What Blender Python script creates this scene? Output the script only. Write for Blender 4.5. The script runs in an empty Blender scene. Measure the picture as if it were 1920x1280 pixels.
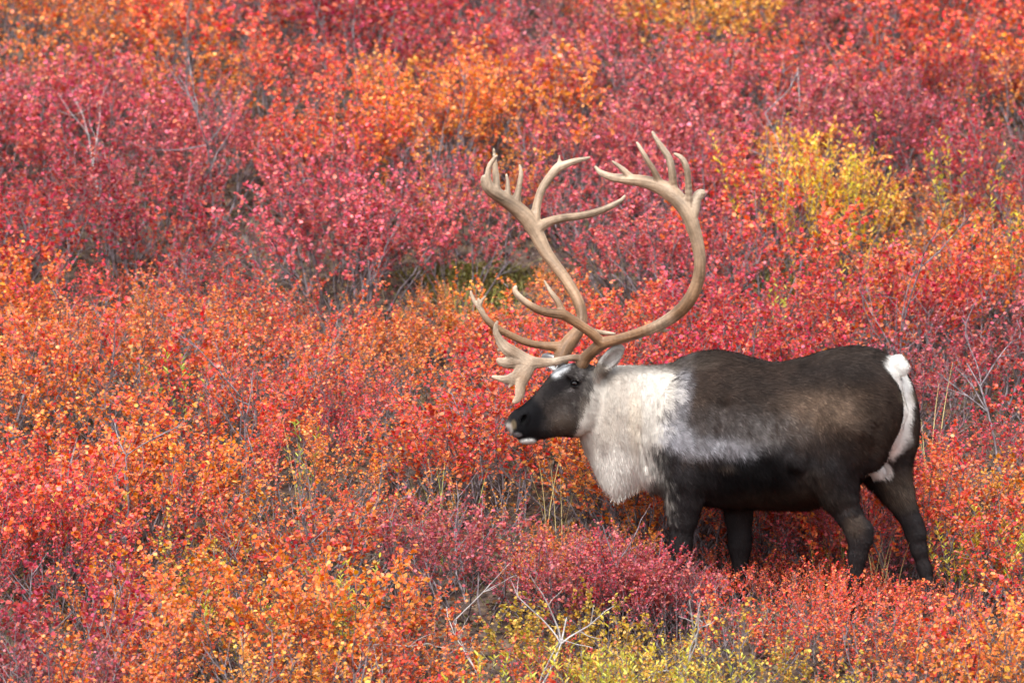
import bpy, math, random
import numpy as np
from mathutils import Vector, Matrix

random.seed(7)
RNG = np.random.default_rng(7)
SC = bpy.context.scene
COL = SC.collection

# ------------------------------------------------------------------ camera
D = 32.0                      # metres from the lens to the caribou
PPM = 380.0                   # photograph pixels per metre at that distance
PITCH = math.radians(4.0)
ZC = (1150 - 640) / PPM
CAM = Vector((0.0, -D * math.cos(PITCH), ZC + D * math.sin(PITCH)))
cam_data = bpy.data.cameras.new("camera")
cam = bpy.data.objects.new("camera", cam_data)
COL.objects.link(cam)
cam.location = CAM
cam.rotation_euler = (math.radians(90) - PITCH, 0, 0)
cam_data.sensor_width = 36.0
cam_data.lens = 36.0 * D * PPM / 1920.0
cam_data.clip_end = 2000.0
cam_data.dof.use_dof = True
cam_data.dof.focus_distance = D
cam_data.dof.aperture_fstop = 2.9
SC.camera = cam

# ------------------------------------------------------------------ sky, sun, exposure (overcast)
SUN_EL, SUN_AZ = math.radians(58), math.radians(205)
world = bpy.data.worlds.new("World")
SC.world = world
world.use_nodes = True
wn, wl = world.node_tree.nodes, world.node_tree.links
wn.clear()
w_out = wn.new("ShaderNodeOutputWorld")
w_bg = wn.new("ShaderNodeBackground")
w_sky = wn.new("ShaderNodeTexSky")
w_sky.sky_type = 'NISHITA'
w_sky.sun_disc = False
w_sky.sun_elevation = SUN_EL
w_sky.sun_rotation = SUN_AZ
w_sky.air_density = 1.0
w_sky.dust_density = 3.0
w_sky.ozone_density = 1.0
w_hsv = wn.new("ShaderNodeHueSaturation")
w_hsv.inputs['Saturation'].default_value = 0.22
wl.new(w_sky.outputs[0], w_hsv.inputs['Color'])
wl.new(w_hsv.outputs[0], w_bg.inputs['Color'])
w_bg.inputs['Strength'].default_value = 0.14
wl.new(w_bg.outputs[0], w_out.inputs['Surface'])
sun_data = bpy.data.lights.new("sun", 'SUN')
sun_data.energy = 1.5
sun_data.angle = math.radians(25)
sun_data.color = (1.0, 0.955, 0.89)
sun = bpy.data.objects.new("sun", sun_data)
COL.objects.link(sun)
sdir = Vector((math.sin(SUN_AZ) * math.cos(SUN_EL), math.cos(SUN_AZ) * math.cos(SUN_EL), math.sin(SUN_EL)))
sun.rotation_euler = sdir.to_track_quat('Z', 'Y').to_euler()
sun.location = (0, 0, 30)
SC.view_settings.view_transform = 'Standard'
SC.view_settings.look = 'None'
SC.view_settings.gamma = 1.0
SC.view_settings.use_curve_mapping = False
SC.view_settings.exposure = 1.62
SC.render.engine = 'CYCLES'
SC.cycles.max_bounces = 4
SC.cycles.diffuse_bounces = 2
SC.cycles.glossy_bounces = 1
SC.cycles.transmission_bounces = 2
SC.cycles.transparent_max_bounces = 4
SC.cycles.debug_use_spatial_splits = True
SC.cycles.use_denoising = True
SC.cycles.denoiser = 'OPENIMAGEDENOISE'
SC.cycles.denoising_input_passes = 'RGB_ALBEDO_NORMAL'
SC.cycles.denoising_prefilter = 'ACCURATE'

# ------------------------------------------------------------------ picture geometry helpers
CP, SP = math.cos(PITCH), math.sin(PITCH)

def ray(px, py):
    u = (px - 960.0) / (PPM * D)
    v = (640.0 - py) / (PPM * D)
    return np.array([u, CP + v * SP, -SP + v * CP])

def at(px, py, Y):
    """the point at depth Y that is seen at photograph pixel px, py"""
    d = ray(px, py)
    t = (Y - CAM.y) / d[1]
    return np.array([CAM.x + d[0] * t, Y, CAM.z + d[2] * t])

def project(P):
    P = np.asarray(P, float)
    q = P - np.array(CAM)
    depth = q[..., 1] * CP - q[..., 2] * SP
    up = q[..., 1] * SP + q[..., 2] * CP
    return 960 + q[..., 0] / depth * PPM * D, 640 - up / depth * PPM * D

# ------------------------------------------------------------------ materials
def new_mat(name):
    m = bpy.data.materials.new(name)
    m.use_nodes = True
    n = m.node_tree.nodes
    n.clear()
    out = n.new("ShaderNodeOutputMaterial")
    return m, n, m.node_tree.links, out

def leaf_material(name, from_attr, translucency=0.4):
    m, n, l, out = new_mat(name)
    at_r = n.new("ShaderNodeAttribute"); at_r.attribute_name = "leafrand"
    sep = n.new("ShaderNodeSeparateXYZ"); l.new(at_r.outputs['Vector'], sep.inputs[0])
    if from_attr:
        c = n.new("ShaderNodeAttribute"); c.attribute_name = "shrubcol"; col = c.outputs['Color']
    else:
        c = n.new("ShaderNodeObjectInfo"); col = c.outputs['Color']
    # neighbouring tints: some leaves go amber, some deep red
    mixa = n.new("ShaderNodeMix"); mixa.data_type = 'RGBA'
    ra = n.new("ShaderNodeMapRange"); ra.inputs['From Min'].default_value = 0.72; ra.inputs['From Max'].default_value = 1.0
    ra.inputs['To Max'].default_value = 0.62
    l.new(sep.outputs[2], ra.inputs['Value'])
    am = n.new("ShaderNodeMath"); am.operation = 'MULTIPLY'
    l.new(ra.outputs[0], am.inputs[0]); l.new(c.outputs['Alpha'], am.inputs[1])
    l.new(am.outputs[0], mixa.inputs['Factor'])
    l.new(col, mixa.inputs['A']); mixa.inputs['B'].default_value = (0.88, 0.36, 0.05, 1)
    mixb = n.new("ShaderNodeMix"); mixb.data_type = 'RGBA'
    rb = n.new("ShaderNodeMapRange"); rb.inputs['From Min'].default_value = 0.22; rb.inputs['From Max'].default_value = 0.0
    rb.inputs['To Max'].default_value = 0.75
    l.new(sep.outputs[2], rb.inputs['Value'])
    l.new(rb.outputs[0], mixb.inputs['Factor'])
    l.new(mixa.outputs['Result'], mixb.inputs['A']); mixb.inputs['B'].default_value = (0.58, 0.018, 0.018, 1)
    hsv = n.new("ShaderNodeHueSaturation")
    h = n.new("ShaderNodeMapRange"); h.inputs['To Min'].default_value = 0.475; h.inputs['To Max'].default_value = 0.525
    v = n.new("ShaderNodeMapRange"); v.inputs['To Min'].default_value = 0.58; v.inputs['To Max'].default_value = 1.14
    s = n.new("ShaderNodeMapRange"); s.inputs['To Min'].default_value = 1.03; s.inputs['To Max'].default_value = 0.88
    l.new(sep.outputs[0], h.inputs['Value']); l.new(sep.outputs[1], v.inputs['Value']); l.new(sep.outputs[1], s.inputs['Value'])
    l.new(h.outputs[0], hsv.inputs['Hue']); l.new(v.outputs[0], hsv.inputs['Value']); l.new(s.outputs[0], hsv.inputs['Saturation'])
    l.new(mixb.outputs['Result'], hsv.inputs['Color'])
    p = n.new("ShaderNodeBsdfPrincipled")
    p.inputs['Roughness'].default_value = 0.42
    p.inputs['Specular IOR Level'].default_value = 0.38
    l.new(hsv.outputs[0], p.inputs['Base Color'])
    t = n.new("ShaderNodeBsdfTranslucent"); l.new(hsv.outputs[0], t.inputs['Color'])
    mx = n.new("ShaderNodeMixShader"); mx.inputs[0].default_value = translucency
    l.new(p.outputs[0], mx.inputs[1]); l.new(t.outputs[0], mx.inputs[2])
    l.new(mx.outputs[0], out.inputs['Surface'])
    return m

def noise_material(name, c1, c2, scale=8.0, rough=0.85, stretch=(1, 1, 1), bump=0.0, detail=4.0, c3=None, spec=0.3):
    m, n, l, out = new_mat(name)
    tc = n.new("ShaderNodeTexCoord")
    mp = n.new("ShaderNodeMapping"); mp.inputs['Scale'].default_value = stretch
    l.new(tc.outputs['Object'], mp.inputs['Vector'])
    nz = n.new("ShaderNodeTexNoise"); nz.inputs['Scale'].default_value = scale; nz.inputs['Detail'].default_value = detail
    l.new(mp.outputs[0], nz.inputs['Vector'])
    cr = n.new("ShaderNodeValToRGB")
    cr.color_ramp.elements[0].position = 0.32; cr.color_ramp.elements[0].color = (*c1, 1)
    cr.color_ramp.elements[1].position = 0.68; cr.color_ramp.elements[1].color = (*c2, 1)
    if c3:
        e = cr.color_ramp.elements.new(0.5); e.color = (*c3, 1)
    l.new(nz.outputs[0], cr.inputs[0])
    p = n.new("ShaderNodeBsdfPrincipled"); p.inputs['Roughness'].default_value = rough
    p.inputs['Specular IOR Level'].default_value = spec
    l.new(cr.outputs[0], p.inputs['Base Color'])
    if bump:
        b = n.new("ShaderNodeBump"); b.inputs['Strength'].default_value = bump; b.inputs['Distance'].default_value = 0.02
        l.new(nz.outputs[0], b.inputs['Height']); l.new(b.outputs[0], p.inputs['Normal'])
    l.new(p.outputs[0], out.inputs['Surface'])
    return m

M_LEAF = leaf_material("birch leaf", False)
M_LEAF_MASS = leaf_material("birch leaf in the mass", True)
M_STEM = noise_material("birch bark", (0.040, 0.032, 0.036), (0.26, 0.22, 0.24), 30, 0.7)
M_SNAG = noise_material("weathered dead wood", (0.24, 0.22, 0.22), (0.52, 0.50, 0.50), 25, 0.85)
M_GRASS = noise_material("dry grass", (0.42, 0.30, 0.13), (0.50, 0.42, 0.16), 9, 0.6)
M_GRASSG = noise_material("green grass", (0.16, 0.20, 0.04), (0.36, 0.33, 0.07), 9, 0.6)
M_GROUND = noise_material("tundra litter", (0.025, 0.018, 0.016), (0.15, 0.11, 0.075), 14, 0.95, bump=0.6, detail=8, c3=(0.070, 0.048, 0.042), spec=0.1)
M_MOSS = noise_material("moss", (0.05, 0.05, 0.015), (0.19, 0.17, 0.04), 22, 0.95, bump=0.8, detail=6, c3=(0.10, 0.085, 0.03), spec=0.1)

def mesh_obj(name, verts, faces, mat, parent=None, smooth=False, link=True):
    me = bpy.data.meshes.new(name)
    me.from_pydata([tuple(v) for v in verts] if not isinstance(verts, np.ndarray) else verts.tolist(), [], faces if isinstance(faces, list) else faces.tolist())
    me.materials.append(mat)
    if smooth:
        me.shade_smooth()
    me.update()
    o = bpy.data.objects.new(name, me)
    COL.objects.link(o)
    if parent:
        o.parent = parent
    return o

def tag(o, label=None, cat=None, group=None, kind=None):
    if label: o["label"] = label
    if cat: o["category"] = cat
    if group: o["group"] = group
    if kind: o["kind"] = kind
    return o

def empty(name, loc):
    e = bpy.data.objects.new(name, None)
    e.empty_display_size = 0.1
    e.location = loc
    COL.objects.link(e)
    return e

# ------------------------------------------------------------------ terrain
def softplus(t, k=0.35):
    return k * np.log1p(np.exp(np.clip(t / k, -60, 60)))

def ground_z(x, y):
    x = np.asarray(x, float); y = np.asarray(y, float)
    yc = 2.75 + 0.22 * np.sin(x * 1.1 + 0.6) + 0.12 * np.sin(x * 2.7)
    s = 0.27 * y - 0.06 * softplus(y - yc, .2) + 0.11 * softplus(y - yc - 1.25, .25)
    s = s - 0.05 * softplus(y - 40, 6) - 0.24 * softplus(y - 120, 20)
    fade = np.exp(-(np.abs(y) / 60) ** 2)
    n = 0.055 * np.sin(1.7 * x + 1.3 * y + 0.5) + 0.045 * np.sin(2.9 * x - 2.1 * y + 1.9) + 0.03 * np.sin(4.3 * x + 3.7 * y)
    low = np.exp(-((x - 1.4) / 1.1) ** 2 - (y / 0.5) ** 2)
    s = s * (1 - 0.55 * low)
    back = softplus(-y - 8, 2.0) * 0.24
    return s + n * fade * (1 - low) + back

def build_ground():
    xs = np.concatenate([-np.geomspace(420, 6, 26), np.linspace(-5.6, 5.6, 113), np.geomspace(6, 420, 26)])
    ys = np.concatenate([-np.geomspace(300, 8.4, 24), np.linspace(-8, 16, 241), np.geomspace(16.4, 500, 32)])
    X, Y = np.meshgrid(xs, ys)
    Z = ground_z(X, Y)
    V = np.stack([X, Y, Z], -1).reshape(-1, 3)
    nx = len(xs)
    i = np.arange(len(ys) - 1)[:, None] * nx + np.arange(nx - 1)[None, :]
    F = np.stack([i, i + 1, i + 1 + nx, i + nx], -1).reshape(-1, 4)
    o = mesh_obj("ground", V, F, M_GROUND, smooth=True)
    tag(o, kind="structure")
build_ground()

# ------------------------------------------------------------------ implicit surfaces (one continuous skin)
class Field:
    def __init__(self, lo, hi, h):
        self.lo = np.array(lo, float); self.h = h
        self.n = np.ceil((np.array(hi) - self.lo) / h).astype(int) + 1
        self.F = np.full(self.n, 1.0, np.float32)
    def block(self, lo, hi):
        a = np.clip(np.floor((np.array(lo) - self.lo) / self.h).astype(int), 0, self.n - 1)
        b = np.clip(np.ceil((np.array(hi) - self.lo) / self.h).astype(int) + 1, 1, self.n)
        ax = [self.lo[k] + self.h * np.arange(a[k], b[k], dtype=np.float32) for k in range(3)]
        sl = tuple(slice(a[k], b[k]) for k in range(3))
        X, Y, Z = np.meshgrid(*ax, indexing='ij', sparse=True)
        return sl, X.astype(np.float32), Y.astype(np.float32), Z.astype(np.float32)
    def union(self, sl, d, k):
        A = self.F[sl]
        if k <= 0:
            self.F[sl] = np.minimum(A, d); return
        t = np.clip(0.5 + 0.5 * (A - d) / k, 0, 1)
        self.F[sl] = A * (1 - t) + d * t - k * t * (1 - t)
    def carve(self, sl, d, k):
        A = self.F[sl]; d = -d
        t = np.clip(0.5 - 0.5 * (A - d) / k, 0, 1)
        self.F[sl] = A * (1 - t) + d * t + k * t * (1 - t)
    def chain(self, pts, k=0.02, flat=None, carve=False):
        """pts: (position, radius) rows; flat: thickness of the chain across axis flat_dir as a share of its radius"""
        for (a, ra), (b, rb) in zip(pts[:-1], pts[1:]):
            a = np.array(a, float); b = np.array(b, float)
            R = max(ra, rb) + 2 * k + 2 * self.h
            sl, X, Y, Z = self.block(np.minimum(a, b) - R, np.maximum(a, b) + R)
            ab = b - a
            if flat is not None:
                # distances across direction flat[0] count 1/flat[1] times
                nrm, sc = np.array(flat[0], float), flat[1]
            else:
                nrm, sc = np.zeros(3), 1.0
            L = max(float(ab @ ab), 1e-9)
            px, py, pz = X - a[0], Y - a[1], Z - a[2]
            t = np.clip((px * ab[0] + py * ab[1] + pz * ab[2]) / L, 0, 1)
            qx, qy, qz = px - t * ab[0], py - t * ab[1], pz - t * ab[2]
            q2 = qx * qx + qy * qy + qz * qz
            if flat is not None:
                dn = qx * nrm[0] + qy * nrm[1] + qz * nrm[2]
                q2 = q2 + dn * dn * (1 / (sc * sc) - 1)
            d = np.sqrt(q2) - (ra + (rb - ra) * t)
            if flat is not None:
                d = d * min(1.0, sc + 0.25)
            (self.carve if carve else self.union)(sl, d, k)
    def ellipsoid(self, c, r, R=None, k=0.03, carve=False):
        c = np.array(c, float); r = np.array(r, float)
        m = r.max() + 2 * k + 2 * self.h
        sl, X, Y, Z = self.block(c - m, c + m)
        p = [X - c[0], Y - c[1], Z - c[2]]
        if R is not None:      # rows of R are the ellipsoid's own axes
            p = [p[0] * R[i][0] + p[1] * R[i][1] + p[2] * R[i][2] for i in range(3)]
        k0 = np.sqrt((p[0] / r[0]) ** 2 + (p[1] / r[1]) ** 2 + (p[2] / r[2]) ** 2)
        k1 = np.sqrt((p[0] / r[0] ** 2) ** 2 + (p[1] / r[1] ** 2) ** 2 + (p[2] / r[2] ** 2) ** 2) + 1e-6
        d = k0 * (k0 - 1) / k1
        (self.carve if carve else self.union)(sl, d, k)
    def mesh(self, smooth=2):
        F = self.F; n = self.n
        S = F < 0
        c = np.zeros(n - 1, np.uint8)
        for i in (0, 1):
            for j in (0, 1):
                for k in (0, 1):
                    c += S[i:n[0] - 1 + i, j:n[1] - 1 + j, k:n[2] - 1 + k]
        act = np.argwhere((c > 0) & (c < 8))
        idx = np.full(n - 1, -1, np.int64)
        idx[tuple(act.T)] = np.arange(len(act))
        cor = np.array([(i, j, k) for i in (0, 1) for j in (0, 1) for k in (0, 1)])
        val = np.stack([F[act[:, 0] + o[0], act[:, 1] + o[1], act[:, 2] + o[2]] for o in cor], 1).astype(float)
        acc = np.zeros((len(act), 3)); cnt = np.zeros(len(act))
        for a in range(8):
            for b in range(a + 1, 8):
                if np.abs(cor[a] - cor[b]).sum() != 1: continue
                va, vb = val[:, a], val[:, b]
                m = (va < 0) != (vb < 0)
                t = va[m] / (va[m] - vb[m])
                acc[m] += cor[a] + t[:, None] * (cor[b] - cor[a]); cnt[m] += 1
        V = self.lo + self.h * (act + acc / cnt[:, None])
        faces = []
        for ax in range(3):
            u, v = (ax + 1) % 3, (ax + 2) % 3
            s0 = [slice(1, n[i] - 1) for i in range(3)]; s0[ax] = slice(0, n[ax] - 1)
            s1 = list(s0); s1[ax] = slice(1, n[ax])
            A, B = S[tuple(s0)], S[tuple(s1)]
            e = np.argwhere(A != B)
            inside_first = A[tuple(e.T)]
            base = e + np.array([0 if i == ax else 1 for i in range(3)])
            q = []
            for du, dv in ((0, 0), (1, 0), (1, 1), (0, 1)):
                g = base.copy(); g[:, u] -= du; g[:, v] -= dv
                q.append(idx[tuple(g.T)])
            q = np.stack(q, 1)
            q[~inside_first] = q[~inside_first][:, ::-1]
            faces.append(q)
        Q = np.concatenate(faces)
        Q = Q[(Q >= 0).all(1)]
        E = np.concatenate([Q[:, [0, 1]], Q[:, [1, 2]], Q[:, [2, 3]], Q[:, [3, 0]]])
        E = np.unique(np.sort(E, 1), axis=0)
        deg = np.bincount(E.ravel(), minlength=len(V)).astype(float)[:, None]
        def lap(P):
            out = np.zeros_like(P)
            for k in range(3):
                out[:, k] = np.bincount(E[:, 0], P[E[:, 1], k], len(P)) + np.bincount(E[:, 1], P[E[:, 0], k], len(P))
            return out / deg - P
        for _ in range(smooth):
            V = V + 0.5 * lap(V)
            V = V - 0.51 * lap(V)
        return V, Q

def normals_of(V, Q):
    a, b, c, d = (V[Q[:, i]] for i in range(4))
    fn = np.cross(c - a, d - b)
    N = np.zeros_like(V)
    for i in range(4):
        for k in range(3):
            N[:, k] += np.bincount(Q[:, i], fn[:, k], len(V))
    return N / (np.linalg.norm(N, axis=1, keepdims=True) + 1e-12), np.linalg.norm(fn, axis=1) / 2

def vnoise(P, scale, seed=0):
    """cheap smooth value noise in 3-D, -1..1"""
    q = P * scale + seed * 17.13
    i = np.floor(q).astype(np.int64); f = q - i
    f = f * f * (3 - 2 * f)
    def hsh(a):
        h = (a[..., 0] * 374761393 + a[..., 1] * 668265263 + a[..., 2] * 1274126177 + seed * 974711) & 0x7fffffff
        h = ((h ^ (h >> 13)) * 1274126177) & 0x7fffffff
        return ((h ^ (h >> 16)) & 0xffff) / 32767.5 - 1
    out = 0
    for dx in (0, 1):
        for dy in (0, 1):
            for dz in (0, 1):
                w = (f[..., 0] if dx else 1 - f[..., 0]) * (f[..., 1] if dy else 1 - f[..., 1]) * (f[..., 2] if dz else 1 - f[..., 2])
                out = out + w * hsh(i + np.array([dx, dy, dz]))
    return out

# ------------------------------------------------------------------ the caribou
YAW = math.radians(20)          # rump turned a little towards the lens
CY, SY = math.cos(YAW), math.sin(YAW)
XM = (1475 - 960) / PPM
HYAW = math.radians(20)         # head turned towards the lens
CH, SH = math.cos(HYAW), math.sin(HYAW)
HP = at(1115, 740, 0.0); HEAD_Y = 0.30; HP[1] = HEAD_Y

def body_to_world(xl, yl, z):
    return np.array([XM + xl * CY + yl * SY, -xl * SY + yl * CY, z])

def body_px(px, py, yl=0.0):
    """body point on lateral plane yl that shows at px, py"""
    xl = (px - 1475) / PPM
    for _ in range(6):
        w = body_to_world(xl, yl, 0)
        p = at(px, py, w[1])
        xl = (p[0] - XM - yl * SY) / CY
    return body_to_world(xl, yl, p[2])

def world_to_body(X, Y):
    dx = X - XM
    return dx * CY - Y * SY, dx * SY + Y * CY

def head_to_world(xh, yh, z):
    return np.array([HP[0] + xh * CH - yh * SH, HP[1] + xh * SH + yh * CH, z])

def head_px(px, py, yh=0.0):
    xh = 0.0
    for _ in range(6):
        w = head_to_world(xh, yh, 0)
        p = at(px, py, w[1])
        xh = (p[0] - HP[0] + yh * SH) / CH
    return head_to_world(xh, yh, p[2])

def world_to_head(X, Y):
    dx, dy = X - HP[0], Y - HP[1]
    return dx * CH + dy * SH, -dx * SH + dy * CH

def smooth_interp(x, xs, ys):
    """monotone-ish cubic through the stations"""
    xs = np.array(xs, float); ys = np.array(ys, float)
    m = np.gradient(ys, xs)
    i = np.clip(np.searchsorted(xs, x) - 1, 0, len(xs) - 2)
    h = xs[i + 1] - xs[i]; t = np.clip((x - xs[i]) / h, 0, 1)
    return ((2 * t**3 - 3 * t**2 + 1) * ys[i] + (t**3 - 2 * t**2 + t) * h * m[i] + (-2 * t**3 + 3 * t**2) * ys[i + 1] + (t**3 - t**2) * h * m[i + 1])

def loft(field, stations, frame, k, n=2.2, keel=0.0):
    """stations: px, top py, bottom py, half-width; frame 'body' or 'head'"""
    to_px = body_px if frame == 'body' else head_px
    inv = world_to_body if frame == 'body' else world_to_head
    S = []
    for px, t, b, hw in stations:
        pt, pb = to_px(px, t), to_px(px, b)
        s = inv(pt[0], pt[1])[0]
        S.append((s, pt[2], pb[2], hw))
    S.sort()
    S = np.array(S)
    pad = 0.12
    cs = [(body_to_world if frame == 'body' else head_to_world)(s, y, z) for s in (S[0, 0] - pad, S[-1, 0] + pad) for y in (-S[:, 3].max() - pad, S[:, 3].max() + pad) for z in (S[:, 2].min() - pad, S[:, 1].max() + pad)]
    sl, X, Y, Z = field.block(np.min(cs, 0), np.max(cs, 0))
    xl, yl = inv(X, Y)
    xc = np.clip(xl, S[0, 0], S[-1, 0])
    top = smooth_interp(xc, S[:, 0], S[:, 1]); bot = smooth_interp(xc, S[:, 0], S[:, 2]); hw = np.maximum(smooth_interp(xc, S[:, 0], S[:, 3]), 0.004)
    zc = (top + bot) / 2; hz = np.maximum((top - bot) / 2, 0.004)
    zz = (Z - zc) / hz
    w = hw
    if keel:
        w = hw * (1 + keel * np.clip(zz, -1, 1))
    r = (np.abs(zz) ** n + np.abs(yl / w) ** n) ** (1 / n)
    d = (r - 1) * np.minimum(hz, w) + np.abs(xl - xc)
    field.union(sl, d.astype(np.float32), k)

def rot_side(deg, frame='body'):
    """axes of an ellipsoid tilted in the side plane: first axis along, second across the animal, third up"""
    a = math.radians(deg)
    fx = np.array([CY, -SY, 0]) if frame == 'body' else np.array([CH, SH, 0])
    fy = np.array([SY, CY, 0]) if frame == 'body' else np.array([-SH, CH, 0])
    fz = np.array([0, 0, 1.0])
    return np.array([fx * math.cos(a) + fz * math.sin(a), fy, -fx * math.sin(a) + fz * math.cos(a)])

def px_m(v): return v / PPM

def build_body():
    f = Field((0.0 - 0.10, -0.62, -0.14), (2.20, 0.70, 1.50), 0.0068)
    # trunk
    loft(f, [(1196, 770, 850, .06), (1212, 715, 900, .14), (1240, 694, 922, .19), (1280, 679, 938, .215), (1320, 667, 946, .232), (1360, 664, 950, .245),
             (1400, 670, 951, .258), (1450, 680, 952, .262), (1500, 672, 948, .255), (1550, 657, 936, .24), (1590, 650, 915, .232), (1630, 652, 890, .222),
             (1652, 660, 868, .19), (1670, 674, 850, .14), (1684, 700, 830, .08), (1692, 740, 800, .03)], 'body', 0.02, n=2.25)
    # neck and hanging mane
    loft(f, [(1078, 735, 806, .05), (1090, 712, 826, .085), (1104, 700, 858, .098), (1119, 692, 888, .104), (1134, 687, 914, .106), (1149, 685, 925, .112), (1182, 685, 914, .135),
             (1215, 686, 903, .155), (1250, 686, 900, .16), (1290, 690, 880, .12)], 'body', 0.035, n=2.0, keel=0.30)
    # shoulders, haunches and other muscle
    for s in (-1, 1):
        f.ellipsoid(body_px(1282, 820, s * .150), (.165, .075, .25), rot_side(8), 0.05)
        f.ellipsoid(body_px(1268, 870, s * .150), (.125, .075, .14), rot_side(0), 0.04)
        f.ellipsoid(body_px(1600, 775, s * .135), (.24, .105, .27), rot_side(-35), 0.05)
        f.ellipsoid(body_px(1535, 840, s * .165), (.125, .075, .13), rot_side(-30), 0.045)
    for s in (-1, 1):
        f.ellipsoid(body_px(1646 + 27 * s, 778, s * .13), (.135, .095, .275), rot_side(7), 0.03)
    f.ellipsoid(body_px(1335, 690, 0), (.17, .075, .075), rot_side(0), 0.05)
    for s in (-1, 1):
        f.chain([(body_px(1486, 742, s * .262), .004), (body_px(1476, 775, s * .272), .013), (body_px(1468, 805, s * .272), .005)], .016, carve=True)
        f.chain([(body_px(1497, 760, s * .262), .004), (body_px(1486, 800, s * .270), .008), (body_px(1480, 835, s * .268), .004)], .012, carve=True)
        f.ellipsoid(body_px(1490, 862, s * .225), (.055, .040, .050), rot_side(-30), .02)
        f.chain([(body_px(1345, 705, s * .225), .006), (body_px(1352, 760, s * .258), .022), (body_px(1345, 825, s * .266), .020)], .04, carve=True)
    # legs
    def leg(rows, k, flat=None):
        f.chain([(body_px(x, y, yl), px_m(r)) for x, y, yl, r in rows], k, flat)
    lat = np.array([SY, CY, 0])
    leg([(1275, 830, -.150, 52), (1284, 895, -.160, 42), (1282, 935, -.160, 33), (1280, 970, -.16, 27), (1276, 1010, -.16, 20), (1275, 1028, -.16, 20), (1274, 1048, -.16, 15),
         (1272, 1085, -.16, 13), (1270, 1118, -.16, 15), (1264, 1136, -.16, 14)], .03, (lat, .85))
    leg([(1375, 830, .12, 52), (1383, 885, .145, 40), (1383, 930, .145, 31), (1385, 968, .145, 25), (1387, 1005, .145, 20), (1387, 1025, .145, 20), (1387, 1045, .145, 14),
         (1386, 1080, .145, 13), (1384, 1108, .145, 15), (1378, 1122, .145, 14)], .03, (lat, .85))
    leg([(1590, 800, -.12, 78), (1562, 880, -.150, 52), (1572, 925, -.150, 36), (1589, 962, -.150, 23), (1606, 992, -.150, 21), (1612, 1012, -.150, 20), (1608, 1040, -.150, 16),
         (1602, 1085, -.150, 13), (1598, 1118, -.150, 15), (1591, 1136, -.150, 14)], .03, (lat, .8))
    leg([(1590, 962, -.150, 20), (1622, 990, -.150, 13), (1624, 1008, -.150, 12)], .02)
    leg([(1640, 820, .12, 72), (1662, 880, .145, 47), (1681, 922, .145, 31), (1697, 955, .145, 21), (1711, 980, .145, 18), (1717, 1000, .145, 18), (1723, 1030, .145, 14),
         (1733, 1065, .145, 11.5), (1741, 1098, .145, 13), (1740, 1115, .145, 13)], .03, (lat, .8))
    # hooves
    for hx, hy, yl in ((1262, 1146, -.16), (1376, 1130, .145), (1589, 1146, -.15), (1740, 1124, .145)):
        p = body_px(hx, hy, yl)
        f.ellipsoid(p + np.array([-.012, 0, 0.0]), (.062, .045, .036), rot_side(12), .015)
    f.ellipsoid(body_px(1613, 955, -.20), (.016, .030, .055), rot_side(-35), .02, carve=True)
    # tail, scrotum tuft, sheath
    f.chain([(body_px(1668, 678, 0), .026), (body_px(1686, 677, 0), .028), (body_px(1693, 688, 0), .024), (body_px(1692, 700, 0), .016)], .02)
    f.ellipsoid(body_px(1643, 881, -.02), (.040, .036, .038), rot_side(25), .012)
    f.ellipsoid(body_px(1480, 936, 0), (.14, .05, .035), rot_side(-4), .05)
    # head
    loft(f, [(953, 786, 806, .022), (958, 776, 814, .038), (966, 769, 820, .048), (976, 763, 822, .053), (990, 752, 823, .054), (1005, 738, 823, .053), (1020, 720, 822, .057),
             (1036, 700, 819, .066), (1052, 688, 818, .078), (1068, 682, 819, .086), (1085, 680, 817, .09), (1102, 682, 806, .088), (1120, 690, 790, .078), (1136, 705, 770, .05)], 'head', 0.02, n=2.35, keel=0.0)
    f.ellipsoid(head_px(1065, 790, -.045), (.085, .045, .06), rot_side(-10, 'head'), .03)      # cheeks
    f.ellipsoid(head_px(1065, 790, .045), (.085, .045, .06), rot_side(-10, 'head'), .03)
    f.ellipsoid(head_px(990, 824, 0), (.050, .038, .024), rot_side(3, 'head'), .008)            # lower lip
    for s in (-1, 1):
        f.ellipsoid(head_px(1076, 706, s * .075), (.042, .018, .016), rot_side(-12, 'head'), .018)   # brow ridge
        f.ellipsoid(head_px(983, 782, s * .045), (.026, .014, .030), rot_side(-15, 'head'), .015)    # nostril wing
        f.ellipsoid(head_px(982.5, 786, s * .062), (.013, .026, .027), rot_side(-26, 'head'), .004, carve=True)
        f.chain([(head_px(980, 793, s * .060), .008), (head_px(975, 801, s * .056), .006)], .005, carve=True)
        f.ellipsoid(head_px(1077, 718, s * .092), (.022, .016, .015), rot_side(-8, 'head'), .010, carve=True)
        # mouth slit
        f.chain([(head_px(964, 819, s * .03), .004), (head_px(975, 823, s * .046), .0055), (head_px(992, 823.5, s * .052), .0055), (head_px(1008, 819, s * .054), .003)], .005, carve=True)
        # fold behind the jaw
    for s in (-1, 1):
        f.chain([(head_px(1069, 719, s * .083), .005), (head_px(1074, 712.5, s * .089), .006), (head_px(1081, 712, s * .090), .006), (head_px(1086, 717, s * .088), .005)], .006)
        f.chain([(head_px(1068, 721, s * .083), .004), (head_px(1075, 725, s * .088), .005), (head_px(1083, 723.5, s * .089), .005)], .006)
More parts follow.
